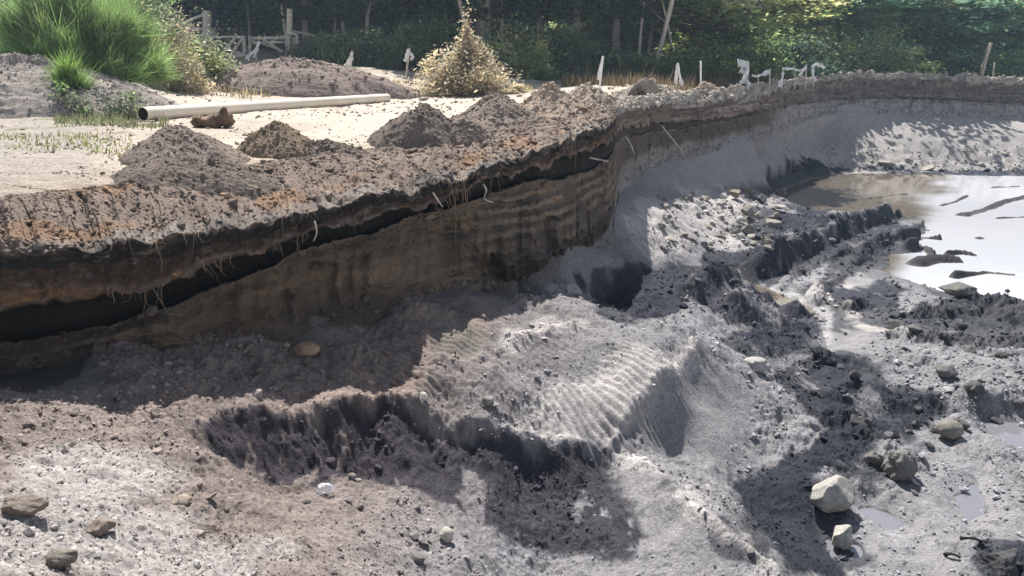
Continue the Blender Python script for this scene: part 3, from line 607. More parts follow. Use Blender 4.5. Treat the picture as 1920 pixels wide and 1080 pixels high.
# ------------------------------------------------------------------ shared shapes
import bmesh
_ico = {}
def ico(sub):
    if sub not in _ico:
        bm = bmesh.new(); bmesh.ops.create_icosphere(bm, subdivisions=sub, radius=1.0)
        _ico[sub] = (np.array([v.co[:] for v in bm.verts]), np.array([[v.index for v in f.verts] for f in bm.faces])); bm.free()
    return _ico[sub]
def rockv(sub, seed, sx=1, sy=1, sz=.75, cuts=9, rough=.10, depth=.72):
    v, f = ico(sub); v = v.copy(); r = np.random.default_rng(seed)
    for _ in range(cuts):
        nrm = r.normal(size=3); nrm /= np.linalg.norm(nrm); d = r.uniform(depth, .95)
        q = v @ nrm; v -= np.outer(np.clip(q - d, 0, None), nrm) * .95
    o = r.uniform(0, 50, 3)
    nz = fbm(v[:, 0] * 2 + o[0], v[:, 1] * 2 + o[1], v[:, 2] * 2 + o[2], 5, seed % 97, .55)
    v *= (1 + rough * nz)[:, None]
    return v * np.array([sx, sy, sz]), f
def rotm(rx, ry, rz):
    cx, sx, cy, sy, cz, sz = math.cos(rx), math.sin(rx), math.cos(ry), math.sin(ry), math.cos(rz), math.sin(rz)
    return np.array([[cz, -sz, 0], [sz, cz, 0], [0, 0, 1]]) @ np.array([[cy, 0, sy], [0, 1, 0], [-sy, 0, cy]]) @ np.array([[1, 0, 0], [0, cx, -sx], [0, sx, cx]])
def tube_v(path, rad, n=8, seed=0, rough=0.0):       # tapered tube with capped ends
    path = np.asarray(path, float); m = len(path); rad = np.broadcast_to(rad, (m,))
    tan = np.gradient(path, axis=0); tan /= np.linalg.norm(tan, axis=1)[:, None] + 1e-9
    up = np.array([0.31, 0.2, 0.93]) if abs(tan[:, 2]).mean() < .8 else np.array([1.0, .2, 0])
    a = np.cross(tan, up); a /= np.linalg.norm(a, axis=1)[:, None]; b = np.cross(tan, a)
    th = np.linspace(0, 2 * math.pi, n, endpoint=False)
    rr = rad[:, None] * (1 + rough * vn(np.arange(m)[:, None] * .7 + seed, th[None] * 1.3, None, 17 + seed))
    V = path[:, None] + rr[..., None] * (np.cos(th)[None, :, None] * a[:, None] + np.sin(th)[None, :, None] * b[:, None])
    V = np.concatenate([V.reshape(-1, 3), path[:1], path[-1:]]); F = []
    for i in range(m - 1):
        for j in range(n):
            k = (j + 1) % n; F.append((i * n + j, i * n + k, (i + 1) * n + k, (i + 1) * n + j))
    for j in range(n):
        k = (j + 1) % n; F.append((m * n, k, j, j)); F.append((m * n + 1, (m - 1) * n + j, (m - 1) * n + k, (m - 1) * n + k))
    return V, np.array(F)
def join(parts):
    V, F, o = [], [], 0
    for v, f in parts: V.append(v); F.append(f + o); o += len(v)
    return np.concatenate(V), np.concatenate(F)
def fobj(name, verts, faces, mat, parent=None, col=None, smooth=True, wet=None):   # tolerates degenerate quads
    tri = faces.shape[1] == 4 and (faces[:, 2] == faces[:, 3]).any()
    if not tri: return mesh_obj(name, verts, faces, mat, col, wet, parent, smooth)
    q = faces[faces[:, 2] != faces[:, 3]]; t = faces[faces[:, 2] == faces[:, 3]][:, :3]
    allf = np.concatenate([q[:, [0, 1, 2]], q[:, [0, 2, 3]], t])
    return mesh_obj(name, verts, allf, mat, col, wet, parent, smooth)
def bez(pts, n=12):
    pts = [np.asarray(p, float) for p in pts]; P = np.array(pts); t = np.linspace(0, len(pts) - 1, n)
    out = []
    for s_ in t:
        i = min(int(s_), len(pts) - 2); f = s_ - i
        p0 = P[max(i - 1, 0)]; p1 = P[i]; p2 = P[i + 1]; p3 = P[min(i + 2, len(pts) - 1)]
        out.append(.5 * ((2 * p1) + (-p0 + p2) * f + (2 * p0 - 5 * p1 + 4 * p2 - p3) * f * f + (-p0 + 3 * p1 - 3 * p2 + p3) * f ** 3))
    return np.array(out)
def ph(px, py, lo=6, fn=None): return hit(fn or plat, px, py, lo, 100)

# ------------------------------------------------------------------ spoil heaps standing on the plateau
def heap(px, pytop, Y, rx, ry, h, col, label, seed, power=1.25, rough=.05, tip=0.0, grp='soil heaps tipped along the pit edge', cone=.75):
    c = W(px, pytop, Y); bz = platz(c[0], c[1])
    h = c[2] - bz
    nr, na = 110, 260
    rr = np.linspace(0, 1.12, nr)[:, None]; th = np.linspace(0, 2 * math.pi, na, endpoint=True)[None]
    wob = 1 + .16 * vn(np.cos(th) * 1.6 + seed, np.sin(th) * 1.6, None, seed) + .07 * vn(np.cos(th) * 5 + seed, np.sin(th) * 5, None, seed + 1)
    x = c[0] + rx * rr * np.cos(th) * wob; y = c[1] + ry * rr * np.sin(th) * wob
    if Y > 18 and grp.startswith('soil'): y = np.maximum(y, np.interp(960 + F * x / (y * CP + .28), CPX, CV[0][1]) + .1)
    q = np.clip(1 - rr, 0, 1) + 0 * th
    prof = cone * q ** power + (1 - cone) * (1 - (1 - q) ** 2) * 1.0
    prof = np.clip(prof * (1 + .25 * fbm(x * 2.2 / rx, y * 2.2 / ry, None, 3, seed + 2) * (rr > .05)), 0, 1.15)
    s = min(1.6, max(.6, Y / 14))
    z = plat(x, y) + h * prof - .10 * sstep(.92, 1.1, rr)
    cl = fbm(x * 7 / s, y * 7 / s, z * 3, 4, seed + 3, .6, True)
    z = z + rough * s * cl * sstep(0, .25, q + .12) + .012 * s * fbm(x * 26, y * 26, None, 2, seed + 4)
    cc = np.zeros(x.shape + (3,)) + np.array(col)
    cc = cc * (1 + .22 * fbm(x * 3, y * 3, z * 3, 4, seed + 5) - .12 * (cl < 0))[..., None]
    o = mesh_obj('soil_heap', np.stack([x, y, z], -1).reshape(-1, 3), grid_faces(nr, na), M_SOIL, cc.reshape(-1, 3))
    tag(o, label, 'soil heap', grp); return x, y, z, cc
BR = (.165, .135, .112); BR2 = (.215, .175, .145); TAN = (.34, .28, .22); GR = (.28, .24, .205)
HP = []
HP.append(heap(335, 240, 10.6, .85, .8, .5, BR2, 'pointed brown soil heap on the pit edge nearest the driftwood log', 401, cone=.4, rough=.045))
HP.append(heap(395, 300, 9.35, 1.25, .62, .5, BR, 'low wide dark brown soil heap at the lip, below the pointed heap', 402, cone=.35, rough=.04))
HP.append(heap(150, 352, 8.8, 1.5, .5, .3, BR, 'long flat dark soil heap along the lip at the far left of the pit edge', 403, cone=.3, rough=.04))
HP.append(heap(520, 235, 11.6, .62, .7, .5, (.20, .155, .11), 'small rounded brown soil heap with grass clods beside a pale ashy patch', 404, rough=.055, cone=.4))
HP.append(heap(795, 200, 13.2, .92, .9, .6, BR, 'dark brown smooth sided soil heap in front of the pipe end', 405, cone=.2, rough=.03))
HP.append(heap(925, 182, 16, 1.15, 1.2, .6, BR2, 'broad clod covered soil heap between the dark heap and the tall cone', 406, cone=.5, rough=.07))
HP.append(heap(1032, 156, 19, 1.25, 1.2, .8, (.31, .245, .19), 'tallest cone shaped soil heap with a sharp tip on the pit edge', 407, power=1.35, cone=1, rough=.06))
HP.append(heap(1106, 160, 22, 1.05, 1.1, .6, TAN, 'pale tan rounded heap right behind the tall cone, by a ribbon stake', 408, cone=.4, rough=.05))
HP.append(heap(1225, 156, 25, 1.7, 1.4, .6, GR, 'wide low grey heap on the far rim between two ribbon stakes', 409, cone=.45, rough=.06))
HP.append(heap(1335, 163, 29.5, 1.5, 1.2, .5, TAN, 'small pale heap on the rim left of the tangle of ribbon', 410, cone=.45, rough=.05))
HP.append(heap(870, 228, 13.2, .9, .6, .3, BR2, 'low cloddy brown mound in front of the broad heap above the roots', 411, cone=.5, rough=.06))
HP.append(heap(1000, 222, 16.0, .8, .7, .3, BR2, 'low brown mound at the foot of the tall cone near the promontory', 417, cone=.5, rough=.06))
HP.append(heap(620, 268, 11.6, .9, .45, .2, BR, 'low rubble mound at the lip right of the ashy patch', 418, cone=.4, rough=.06))
HP.append(heap(560, 112, 29.5, 4.4, 2.0, 1.4, (.22, .175, .15), 'long brown earth berm behind the white pipe', 412, cone=.25, rough=.022, grp='earth berms on the plateau'))
HP.append(heap(30, 105, 19.0, 3.3, 2.4, 1.4, (.25, .22, .195), 'grey brown earth bank below the feathery green bush at the left', 413, cone=.3, rough=.06, grp='earth berms on the plateau'))
HP.append(heap(215, 165, 18.5, 1.6, 1.1, .5, (.24, .22, .19), 'low weedy gravel bank between green bush and pipe end', 414, cone=.3, rough=.06, grp='earth berms on the plateau'))

# ------------------------------------------------------------------ loose clods and gravel (past counting)
def clods(name, P, size, colr, seed, label_kind='stuff', mat=M_SOIL, sink=.25, wet=None):
    v, f = ico(1); r = np.random.default_rng(seed); n = len(P)
    q = v[None] * (1 + r.uniform(-.35, .35, (n, 12, 1)))
    ax = r.uniform(.55, 1.3, (n, 1, 3)); ax[..., 2] *= .62; q = q * ax
    a = r.uniform(0, 6.28, n); ca, sa = np.cos(a)[:, None], np.sin(a)[:, None]
    b = r.uniform(-.8, .8, n); cb, sb = np.cos(b)[:, None], np.sin(b)[:, None]
    x = q[..., 0] * ca - q[..., 1] * sa; y = q[..., 0] * sa + q[..., 1] * ca; z = q[..., 2]
    x, z = x * cb - z * sb, x * sb + z * cb
    q = np.stack([x, y, z], -1) * size[:, None, None] + P[:, None]
    q[..., 2] += (size * (.5 - sink))[:, None]
    F_ = (f[None] + (np.arange(n) * 12)[:, None, None]).reshape(-1, 3)
    cc = np.repeat(np.clip(colr * r.uniform(.72, 1.3, (n, 1)), 0, .8), 12, 0)
    o = mesh_obj(name, q.reshape(-1, 3), F_, mat, cc, None if wet is None else np.repeat(wet, 12), smooth=False)
    return tag(o, kind='stuff')
r = np.random.default_rng(5)
rows = (r.random(230000) ** 1.0 * (len(YS) - 1)).astype(int); cols = r.integers(0, len(PXS), 230000)
dens = PIT_D[rows, cols]; ok = (r.random(230000) < dens) & (PIT_SD[rows, cols] < 0) & PIT_K[rows, cols]
rows, cols = rows[ok], cols[ok]
P = PIT_P[rows, cols].astype(float); P[:, 0] += r.normal(0, .004, len(P)) * P[:, 1]
s = P[:, 1] / F * np.exp(r.normal(.45, .6, len(P))); s = np.clip(s, .003, .08)
clods('gravel', P, s * np.where(r.random(len(P)) < .04, 2.0, 1), PIT_C[rows, cols] * 1.4, 6, wet=PIT_W[rows, cols])
n = 15000
rows = (r.random(n) * CRUST_P.shape[0]).astype(int); cols = r.integers(0, CRUST_P.shape[1], n)
P = CRUST_P[rows, cols].astype(float); s = P[:, 1] / F * np.exp(r.normal(.45, .6, n)); s = np.clip(s, .005, .09)
clods('crust_clods', P, s, CRUST_C[rows, cols] * 1.15, 8)
clods('cliff_clods', CHKP + [0, -.01, -.01], np.clip(CHKP[:, 1] / F * np.exp(r.normal(.85, .65, len(CHKP))), .01, .11), CHKC * 1.15, 13)
PP, CC, S = [], [], []
for (hx, hy, hz, hc) in HP:
    k = 650; i = (r.random(k) ** .7 * 100).astype(int); j = r.integers(0, 260, k)
    PP.append(np.stack([hx[i, j], hy[i, j], hz[i, j]], -1)); CC.append(hc[i, j] * 1.1); S.append(np.clip(hy[i, j] / F * np.exp(r.normal(.45, .5, k)), .006, .09))
clods('heap_clods', np.concatenate(PP), np.concatenate(S), np.concatenate(CC), 9)
k = 9000; yy = np.exp(r.uniform(math.log(9), math.log(34), k)); xx = r.uniform(-.75, .5, k) * yy
cy = np.interp(proj(xx, yy, np.full(k, 4.1))[0], CPX, CV[0][1]); m_ = (yy > cy) & (r.random(k) < .25 + .75 * (fbm(xx * .6, yy * .6, None, 3, 77) > .05)); xx, yy = xx[m_], yy[m_]
zz = plat(xx, yy); clods('ground_pebbles', np.stack([xx, yy, zz], -1), yy / F * np.exp(r.normal(.6, .5, len(xx))), np.tile([[.34, .29, .24]], (len(xx), 1)), 10)

# ------------------------------------------------------------------ single rocks
def place_rock(px, py, wpx, hpx, label, seed, col=(.26, .25, .235), name='rock', cat='rock', grp=None, sub=4, cuts=10, dep=.9, rz=None, tilt=0, rough=.10, on=pitfn, wet=0., lo=1.4, sink=.3, depth=.7):
    c = hit(on, px, py + hpx * .30, lo); Y = c[1]
    sx = wpx / 2 / F * Y * 1.05; sz = hpx / 2 / F * Y * 1.10; sy = sx * dep
    v, f = rockv(sub, seed, 1, 1, 1, cuts, rough, depth); v = v * np.array([sx, sy, sz])
    rr_ = np.random.default_rng(seed); rz = rr_.uniform(-.5, .5) if rz is None else rz
    v = v @ rotm(0, tilt, rz).T
    loc = np.array([c[0], c[1] + sy * .3, c[2] + sz * (1 - sink * 1.3)])
    cc = np.tile(col, (len(v), 1)) * (1 + .25 * fbm(v[:, 0] * 6 / sx * .3, v[:, 1] * 6 / sx * .3, v[:, 2] * 6 / sx * .3, 4, seed + 1))[:, None]
    o = mesh_obj(name, v, f, M_ROCK, np.clip(cc, .01, .8), np.full(len(v), wet), smooth=sub > 3); o.location = loc
    return tag(o, label, cat, grp)
place_rock(1563, 936, 108, 74, 'largest pale grey boulder resting in wet mud beside a puddle', 33, (.29, .28, .255), 'boulder', 'boulder', cuts=22, sub=5, dep=.8, rz=.2, tilt=.2, rough=.09, sink=.15, depth=.55)
place_rock(1580, 1012, 60, 66, 'smaller cream boulder in mud just below the largest boulder', 47, (.36, .345, .30), 'boulder', 'boulder', cuts=18, depth=.5, sub=5, dep=.8, tilt=-.15, rough=.06, sink=.15)
place_rock(38, 953, 100, 36, 'flat layered brown rock at the left edge of the foreground bank', 52, (.20, .17, .14), sub=5, cuts=8, rough=.22, sink=.12, dep=.6)
place_rock(574, 660, 50, 28, 'reddish brown block lying on the bench below the cliff', 61, (.30, .20, .135), sub=4, sink=.12)
place_rock(838, 1006, 34, 32, 'pale rounded stone in the trench rubble at the bottom centre', 63, (.44, .41, .36), sub=4, sink=.15)
place_rock(794, 746, 19, 18, 'small white rounded stone on the bench behind the trench crest', 64, (.55, .52, .46), sub=3, sink=.15)
place_rock(1418, 688, 56, 24, 'flat clod of grey mud with a dark hollow beneath, on the right flank', 65, (.30, .29, .27), sub=4, rough=.2, sink=.1)
place_rock(1782, 812, 52, 38, 'dark angular rock on the mud flat above the purple puddle', 66, (.17, .16, .14), sub=4, wet=.3, sink=.1)
place_rock(1776, 700, 44, 26, 'low grey rock on the mud flat left of the right edge', 67, (.14, .137, .13), sub=4, sink=.15)
place_rock(1690, 880, 62, 60, 'twisted dark mud lump standing above the largest boulder', 68, (.14, .135, .125), sub=5, rough=.45, wet=.4, sink=.15, name='mud_clod', cat='mud clod')
place_rock(1640, 860, 36, 26, 'dark mud lump left of the twisted one', 69, (.13, .125, .115), sub=4, rough=.35, wet=.4, name='mud_clod', cat='mud clod')
place_rock(1885, 1062, 100, 50, 'black wet slab of mud in the bottom right corner', 70, (.05, .05, .052), sub=5, rough=.35, wet=.5, name='mud_clod', cat='mud clod', tilt=-.5, depth=.5)
place_rock(1800, 548, 64, 22, 'dark mud block at the near shore of the pond', 71, (.12, .115, .105), sub=4, rough=.25, wet=.3, name='mud_clod', cat='mud clod', sink=.05)
place_rock(1402, 402, 40, 34, 'tilted grey slab in the rubble slope near the pond', 72, (.22, .205, .18), sub=3, cuts=22, depth=.4, rough=.05, tilt=.6, sink=.05)
place_rock(1325, 374, 25, 13, 'flat topped tan rock at the top of the rubble slope', 73, (.28, .26, .22), sub=3, cuts=22, depth=.4, rough=.05, sink=.1)
place_rock(1380, 368, 28, 20, 'brown block beside the flat topped tan rock', 74, (.22, .19, .15), sub=3, cuts=22, depth=.4, rough=.05, sink=.05)
place_rock(1428, 377, 23, 18, 'dark block at the right end of the rubble slope by the water', 75, (.16, .15, .145), sub=3, cuts=22, depth=.4, rough=.05, sink=.05)
place_rock(1462, 392, 42, 15, 'long pale slab between rubble and pond', 76, (.28, .265, .24), sub=3, cuts=22, depth=.4, rough=.05, sink=.05)
place_rock(915, 752, 26, 22, 'grey clod on the bench beside the track ramp', 77, (.25, .235, .215), sub=3)
place_rock(112, 1048, 60, 34, 'dark crumbly clod at the lower left corner', 78, (.17, .155, .13), sub=4, rough=.3)
place_rock(188, 990, 54, 30, 'brown crumbly clod right of the layered rock', 79, (.20, .16, .13), sub=4, rough=.3)
place_rock(340, 940, 40, 24, 'tan clod in the middle of the foreground bank', 80, (.30, .25, .2), sub=4, rough=.3)
place_rock(185, 655, 26, 26, 'dark clod perched at the top of the small sand slide', 81, (.10, .085, .07), sub=3, rough=.3)
place_rock(1560, 452, 20, 10, 'small dark clod on the rutted mud near the pond', 82, (.12, .115, .11), sub=3)
r = np.random.default_rng(12)
def scatter(n, box, wr, name, cat, label, grp, col, seed0, wet=0., rough=.15):
    protos = []
    for i in range(6):
        v, f = rockv(3, seed0 + i, 1, r.uniform(.6, 1), r.uniform(.45, .8), 16, rough, .42)
        cc = np.tile(col, (len(v), 1)) * (1 + .2 * fbm(v[:, 0] * 3, v[:, 1] * 3, v[:, 2] * 3, 3, i))[:, None] * r.uniform(.8, 1.2)
        protos.append((v, f, cc))
    first = [None] * 6
    for i in range(n):
        px = r.uniform(box[0], box[2]); py = box[1] + (box[3] - box[1]) * r.random()
        if len(box) > 4 and box[4](px, py): continue
        c = hit(pitfn0, px, py); k = i % 6
        if first[k] is None:
            v, f, cc = protos[k]; o = mesh_obj(name, v, f, M_ROCK, np.clip(cc, 0, .8), np.full(len(v), wet), smooth=False); first[k] = o
        else:
            o = first[k].copy(); COL.objects.link(o)
        sz = wr * math.exp(r.normal(0, .4)) / F * c[1] / 2
        zz_ = pitz(c[0], c[1])
        o.scale = (sz,) * 3; o.location = (c[0], c[1], max(zz_, 0) + sz * .12); o.rotation_euler = (r.uniform(-.4, .4), r.uniform(-.4, .4), r.uniform(0, 6.28))
        tag(o, label, cat, grp)
pitfn0 = lambda x, y: pit(x, y, False)[0]
scatter(100, (1235, 352, 1470, 470, lambda a, b: b < 345 + (1420 - a) * .1 or b > 500 - (1470 - a) * .05), 15, 'rock', 'rock', 'grey rubble rock on the slope left of the pond', 'rubble rocks on the slope left of the pond', (.25, .23, .20), 500)
scatter(30, (1560, 282, 1915, 318), 11, 'rock', 'rock', 'pale rubble rock along the far shore of the pond', 'rubble rocks along the far shore', (.33, .30, .26), 520)
scatter(34, (1560, 600, 1915, 860), 22, 'mud_clod', 'mud clod', 'grey mud clod lying on the wet flat at the right', 'mud clods on the wet flat', (.11, .108, .105), 540, .25, .3)
scatter(26, (420, 880, 1000, 1075, lambda a, b: abs(b - (885 + (a - 420) * .33)) > 50), 20, 'rock', 'rock', 'grey stone in the rubble line at the foot of the foreground bank', 'stones along the foot of the foreground bank', (.25, .235, .22), 560)
scatter(12, (0, 800, 400, 1070), 14, 'rock', 'rock', 'crumbly tan stone on the sunlit foreground bank', 'stones on the foreground bank', (.31, .27, .225), 580, 0, .25)
scatter(18, (420, 640, 900, 740), 15, 'rock', 'rock', 'brown clod on the shaded bench below the cliff', 'clods on the bench below the cliff', (.24, .185, .15), 600, 0, .25)

# crumpled clear bag
c = hit(pitfn, 612, 928); v, f = rockv(4, 91, .5, .4, .55, 14, .5, .5); m, n_, l_, b_ = new_mat('clear_plastic')
b_.inputs['Base Color'].default_value = (.75, .75, .78, 1); b_.inputs['Roughness'].default_value = .15; b_.inputs['Alpha'].default_value = .55
s_ = 36 / F * c[1] / 1.05; o = mesh_obj('plastic_bag', v * s_, f, m, smooth=False); o.location = (c[0], c[1], c[2] + s_ * .45)
tag(o, 'crumpled clear plastic bag lying at the foot of the foreground bank', 'plastic bag')

# ------------------------------------------------------------------ pipe, driftwood, stump
pr = empty('pipe'); A = W(268, 213.8, 17.0); B = W(726, 183.6, 28.0)
t = np.linspace(0, 1, 40)[:, None]; path = A + (B - A) * t; n = 32
d_ = (B - A) / np.linalg.norm(B - A); sdv = np.cross(d_, [0, 0, 1]); sdv /= np.linalg.norm(sdv); upv = np.cross(sdv, d_)
th = np.linspace(0, 2 * math.pi, n, endpoint=False); ring = np.cos(th)[:, None] * sdv + np.sin(th)[:, None] * upv
zs = np.array([max(platz(p[0], p[1]) for p in (path[0], path[20], path[39]))])
def tubeo(R, nm, mat, p, parent, flip=False):
    V = (p[:, None] + ring[None] * R).reshape(-1, 3); i = np.arange(len(p) * n).reshape(-1, n); j = np.roll(i, -1, 1)
    f = np.stack([i[:-1], j[:-1], j[1:], i[1:]], -1).reshape(-1, 4); return V, (f[:, ::-1] if flip else f)
pr.location = tuple(A)
Vo, Fo = tubeo(.148, '', None, path - A, None); Vi, Fi = tubeo(.138, '', None, path - A, None, True)
mesh_obj('pipe_wall', Vo, Fo, M_PIPE, parent=pr); mesh_obj('pipe_bore', Vi, Fi, M_PIPEIN, parent=pr)
for e in (0, 39):
    V = np.concatenate([(path[e] - A) + ring * .1481, (path[e] - A) + ring * .1379]); i = np.arange(n); j = (i + 1) % n
    mesh_obj('rim', V, np.stack([i, j, j + n, i + n], -1), M_PIPE, parent=pr)
tag(pr, 'long cream plastic pipe lying across the pale track behind the heaps', 'pipe')
Yl = 15.6
def lg(px, py, dy=0): return W(px, py, Yl + dy)
lw = join([tube_v(bez([lg(362, 218), lg(380, 219, .1), lg(402, 219), lg(418, 214, .1), lg(428, 208)], 24), np.interp(np.linspace(0, 1, 24), [0, .15, .6, .85, 1], [.10, .15, .12, .17, .08]), 14, 1, .5),
           tube_v(bez([lg(412, 214), lg(417, 202), lg(421, 190)], 10), np.linspace(.15, .03, 10), 10, 2, .5),
           tube_v(bez([lg(416, 212), lg(426, 208), lg(434, 204)], 10), np.linspace(.07, .015, 10), 8, 3, .5),
           tube_v(bez([lg(365, 219), lg(360, 213)], 6), np.linspace(.08, .04, 6), 8, 4, .5)])
M_DRIFT = plain('driftwood', (.12, .075, .045), .85, 5, .6, .03)
bl = platz(*lg(395, 218)[:2]); lw[0][:, 2] += bl + .11 - lg(395, 219)[2] 
o = fobj('driftwood_log', lw[0], lw[1], M_DRIFT); tag(o, 'gnarled brown driftwood log with a raised stub in front of the pipe', 'log')
c = ph(351, 171, 18); st = join([tube_v(bez([c, c + [.0, 0, .18], c + [-.04, 0, .3], c + [.02, 0, .42]], 12), np.linspace(.14, .07, 12), 9, 5, .6), tube_v(bez([c + [0, 0, .1], c + [.12, 0, .12]], 5), np.linspace(.1, .06, 5), 7, 6, .5), tube_v(bez([c + [0, 0, .06], c + [-.2, -.05, .03]], 5), np.linspace(.09, .04, 5), 7, 6, .5)])
M_DSTUMP = plain('charred_wood', (.025, .022, .02), .85, 6, .5, .02)
tag(fobj('stump', st[0], st[1], M_DSTUMP), 'small black stump at the left foot of the berm beside the path', 'stump')
c = hit(pitfn, 1855, 1072)
for k, (a, b2, lab) in enumerate((((1835, 1048), (1880, 1062), 'short dark stick lying across the bottom right corner'), ((1800, 1012), (1850, 1022), 'short dark stick lying on the mud above the black slab'), ((1770, 1042), (1800, 1050), 'small dark twig left of the black slab'))):
    p, q = hit(pitfn, *a), hit(pitfn, *b2); v, f = tube_v(bez([p + [0, 0, .02], (p + q) / 2 + [0, 0, .05], q + [0, 0, .03]], 10), np.linspace(.022, .012, 10), 7, k, .4)
    tag(fobj('stick', v, f, M_DSTUMP), lab, 'stick', 'sticks in the mud at the bottom right')

# ------------------------------------------------------------------ roots over the lip
parts = []; r = np.random.default_rng(21)
LP = CLIFF_EDGE
for i in range(420):
    k = int(r.uniform(0.12, .60) * len(CPX))
    if vn(np.array([k * .022]), np.array([0.]), None, 99)[0] < r.uniform(-.5, .6): continue
    e = LP[r.integers(0, 2)][k]; s = min(e[1] / 9, 2.0); L = s * math.exp(r.normal(-2.15, .75))
    d = np.array([r.normal(0, .3), -r.uniform(.05, .3), 0])
    p = [e + [0, .05, .03], e + d * L * .5 + [0, -.03, -.02], e + d * L + [0, -.03, -L * .6], e + d * L * 1.2 + [r.normal(0, .04), -.03, -L * 1.1]]
    parts.append(tube_v(bez(p, 7), np.linspace(.0045, .0018, 7) * s * r.uniform(.7, 1.8), 4))
v, f = join(parts); rc = np.tile([.30, .235, .17], (len(v), 1)); tag(fobj('hanging_roots', v, f, M_ROOT), kind='stuff')
for pts_, lab in (([(812, 362), (820, 374), (830, 388)], 'pale broken root poking from the black recess under the lip'), ([(905, 345), (912, 356), (908, 372), (925, 380)], 'looped brown root hanging at the middle of the overhang'),
                  ([(1172, 256), (1182, 270), (1190, 290)], 'long thin root hanging down the far sand wall by the promontory'), ([(1240, 235), (1262, 262), (1285, 292)], 'longest thin straight root slanting down the far sand wall'),
                  ([(590, 415), (594, 435), (588, 452)], 'orange brown root hanging in the recess left of centre'), ([(1105, 296), (1128, 300), (1140, 303)], 'pale forked root lying level in the recess under the promontory')):
    px0 = pts_[0][0]; Y = float(np.interp(px0, CPX, CV[3][1])) - .12
    v, f = tube_v(bez([W(a, b2, Y) for a, b2 in pts_], 14), np.linspace(.014, .006, 14) * min(Y / 10, 2), 6, 3, .3)
    tag(fobj('root', v, f, M_WOOD), lab, 'root', 'single roots hanging from the bank')
# ------------------------------------------------------------------ gate, fences, stakes and ribbons
def bar(a, b2, w_, h_=None, mat=M_WOOD, name='rail', parent=None, org=None, n=6, rough=.12, seed=0):
    p = bez([a - org, (a + b2) / 2 - org + rough * .05, b2 - org], 8); v, f = tube_v(p, w_, n, seed, rough); return fobj(name, v, f, mat, parent)
def ppt(px, py, Y): return W(px, py, Y)
def frame_thing(name, label, cat, bars, Y, grp=None):
    o_ = ppt(bars[0][1][0], bars[0][1][1], Y); t = empty(name, tuple(o_))
    for i, (nm, a, b2, wpx) in enumerate(bars):
        dy = a[2] if len(a) > 2 else 0; ey = b2[2] if len(b2) > 2 else 0
        bar(ppt(a[0], a[1], Y + dy), ppt(b2[0], b2[1], Y + ey), wpx * .7 / F * Y, name=nm, parent=t, org=o_, seed=i)
    return tag(t, label, cat, grp)
GY = float(ph(500, 108, 25)[1])
frame_thing('field_gate', 'right hand leaf of the weathered wooden gate, with diagonal braces', 'gate', [('post', (469, 112), (468, 67), 4.5), ('post', (538, 112), (537, 66), 4), ('rail', (468, 72), (538, 71), 4), ('rail', (470, 81), (538, 79), 3.5),
   ('brace', (486, 69, -.05), (530, 98, -.05), 4), ('brace', (470, 75, .05), (532, 96, .05), 2.5), ('rail', (505, 79), (536, 66), 2)], GY, 'leaves of the field gate')
frame_thing('field_gate', 'left hand leaf of the weathered wooden gate, sagging and open', 'gate', [('post', (458, 106), (457, 68), 5), ('rail', (402, 70), (458, 69), 3), ('brace', (424, 92, -.1), (442, 70, -.1), 4), ('brace', (438, 94, -.1), (456, 71, -.1), 4),
   ('rail', (424, 90), (456, 104), 4), ('rail', (424, 103), (458, 106), 5), ('brace', (425, 88), (445, 104), 3.5)], GY - .5, 'leaves of the field gate')
frame_thing('fence_post', 'tall round grey gate post right of the gate', 'post', [('post', (542, 112), (543, 17), 8)], GY - .2)
frame_thing('rail_fence', 'short broken rail fence right of the tall gate post', 'fence', [('post', (556, 106), (557, 66), 4.5), ('rail', (537, 61), (559, 66), 4), ('rail', (548, 58, .8), (592, 68, .8), 2.5), ('post', (549, 104), (551, 70), 2.5)], GY - .6)
frame_thing('rail_fence', 'old rail fence with a broad leaning end post above the dried weeds', 'fence', [('post', (389, 72), (388, 20), 12), ('rail', (318, 53), (384, 27), 4), ('rail', (350, 52), (398, 57), 4.5), ('post', (348, 78), (347, 42), 3), ('rail', (306, 52), (350, 50), 3.5), ('post', (399, 74), (397, 54), 3), ('brace', (345, 44), (356, 62), 3)], GY + 3)
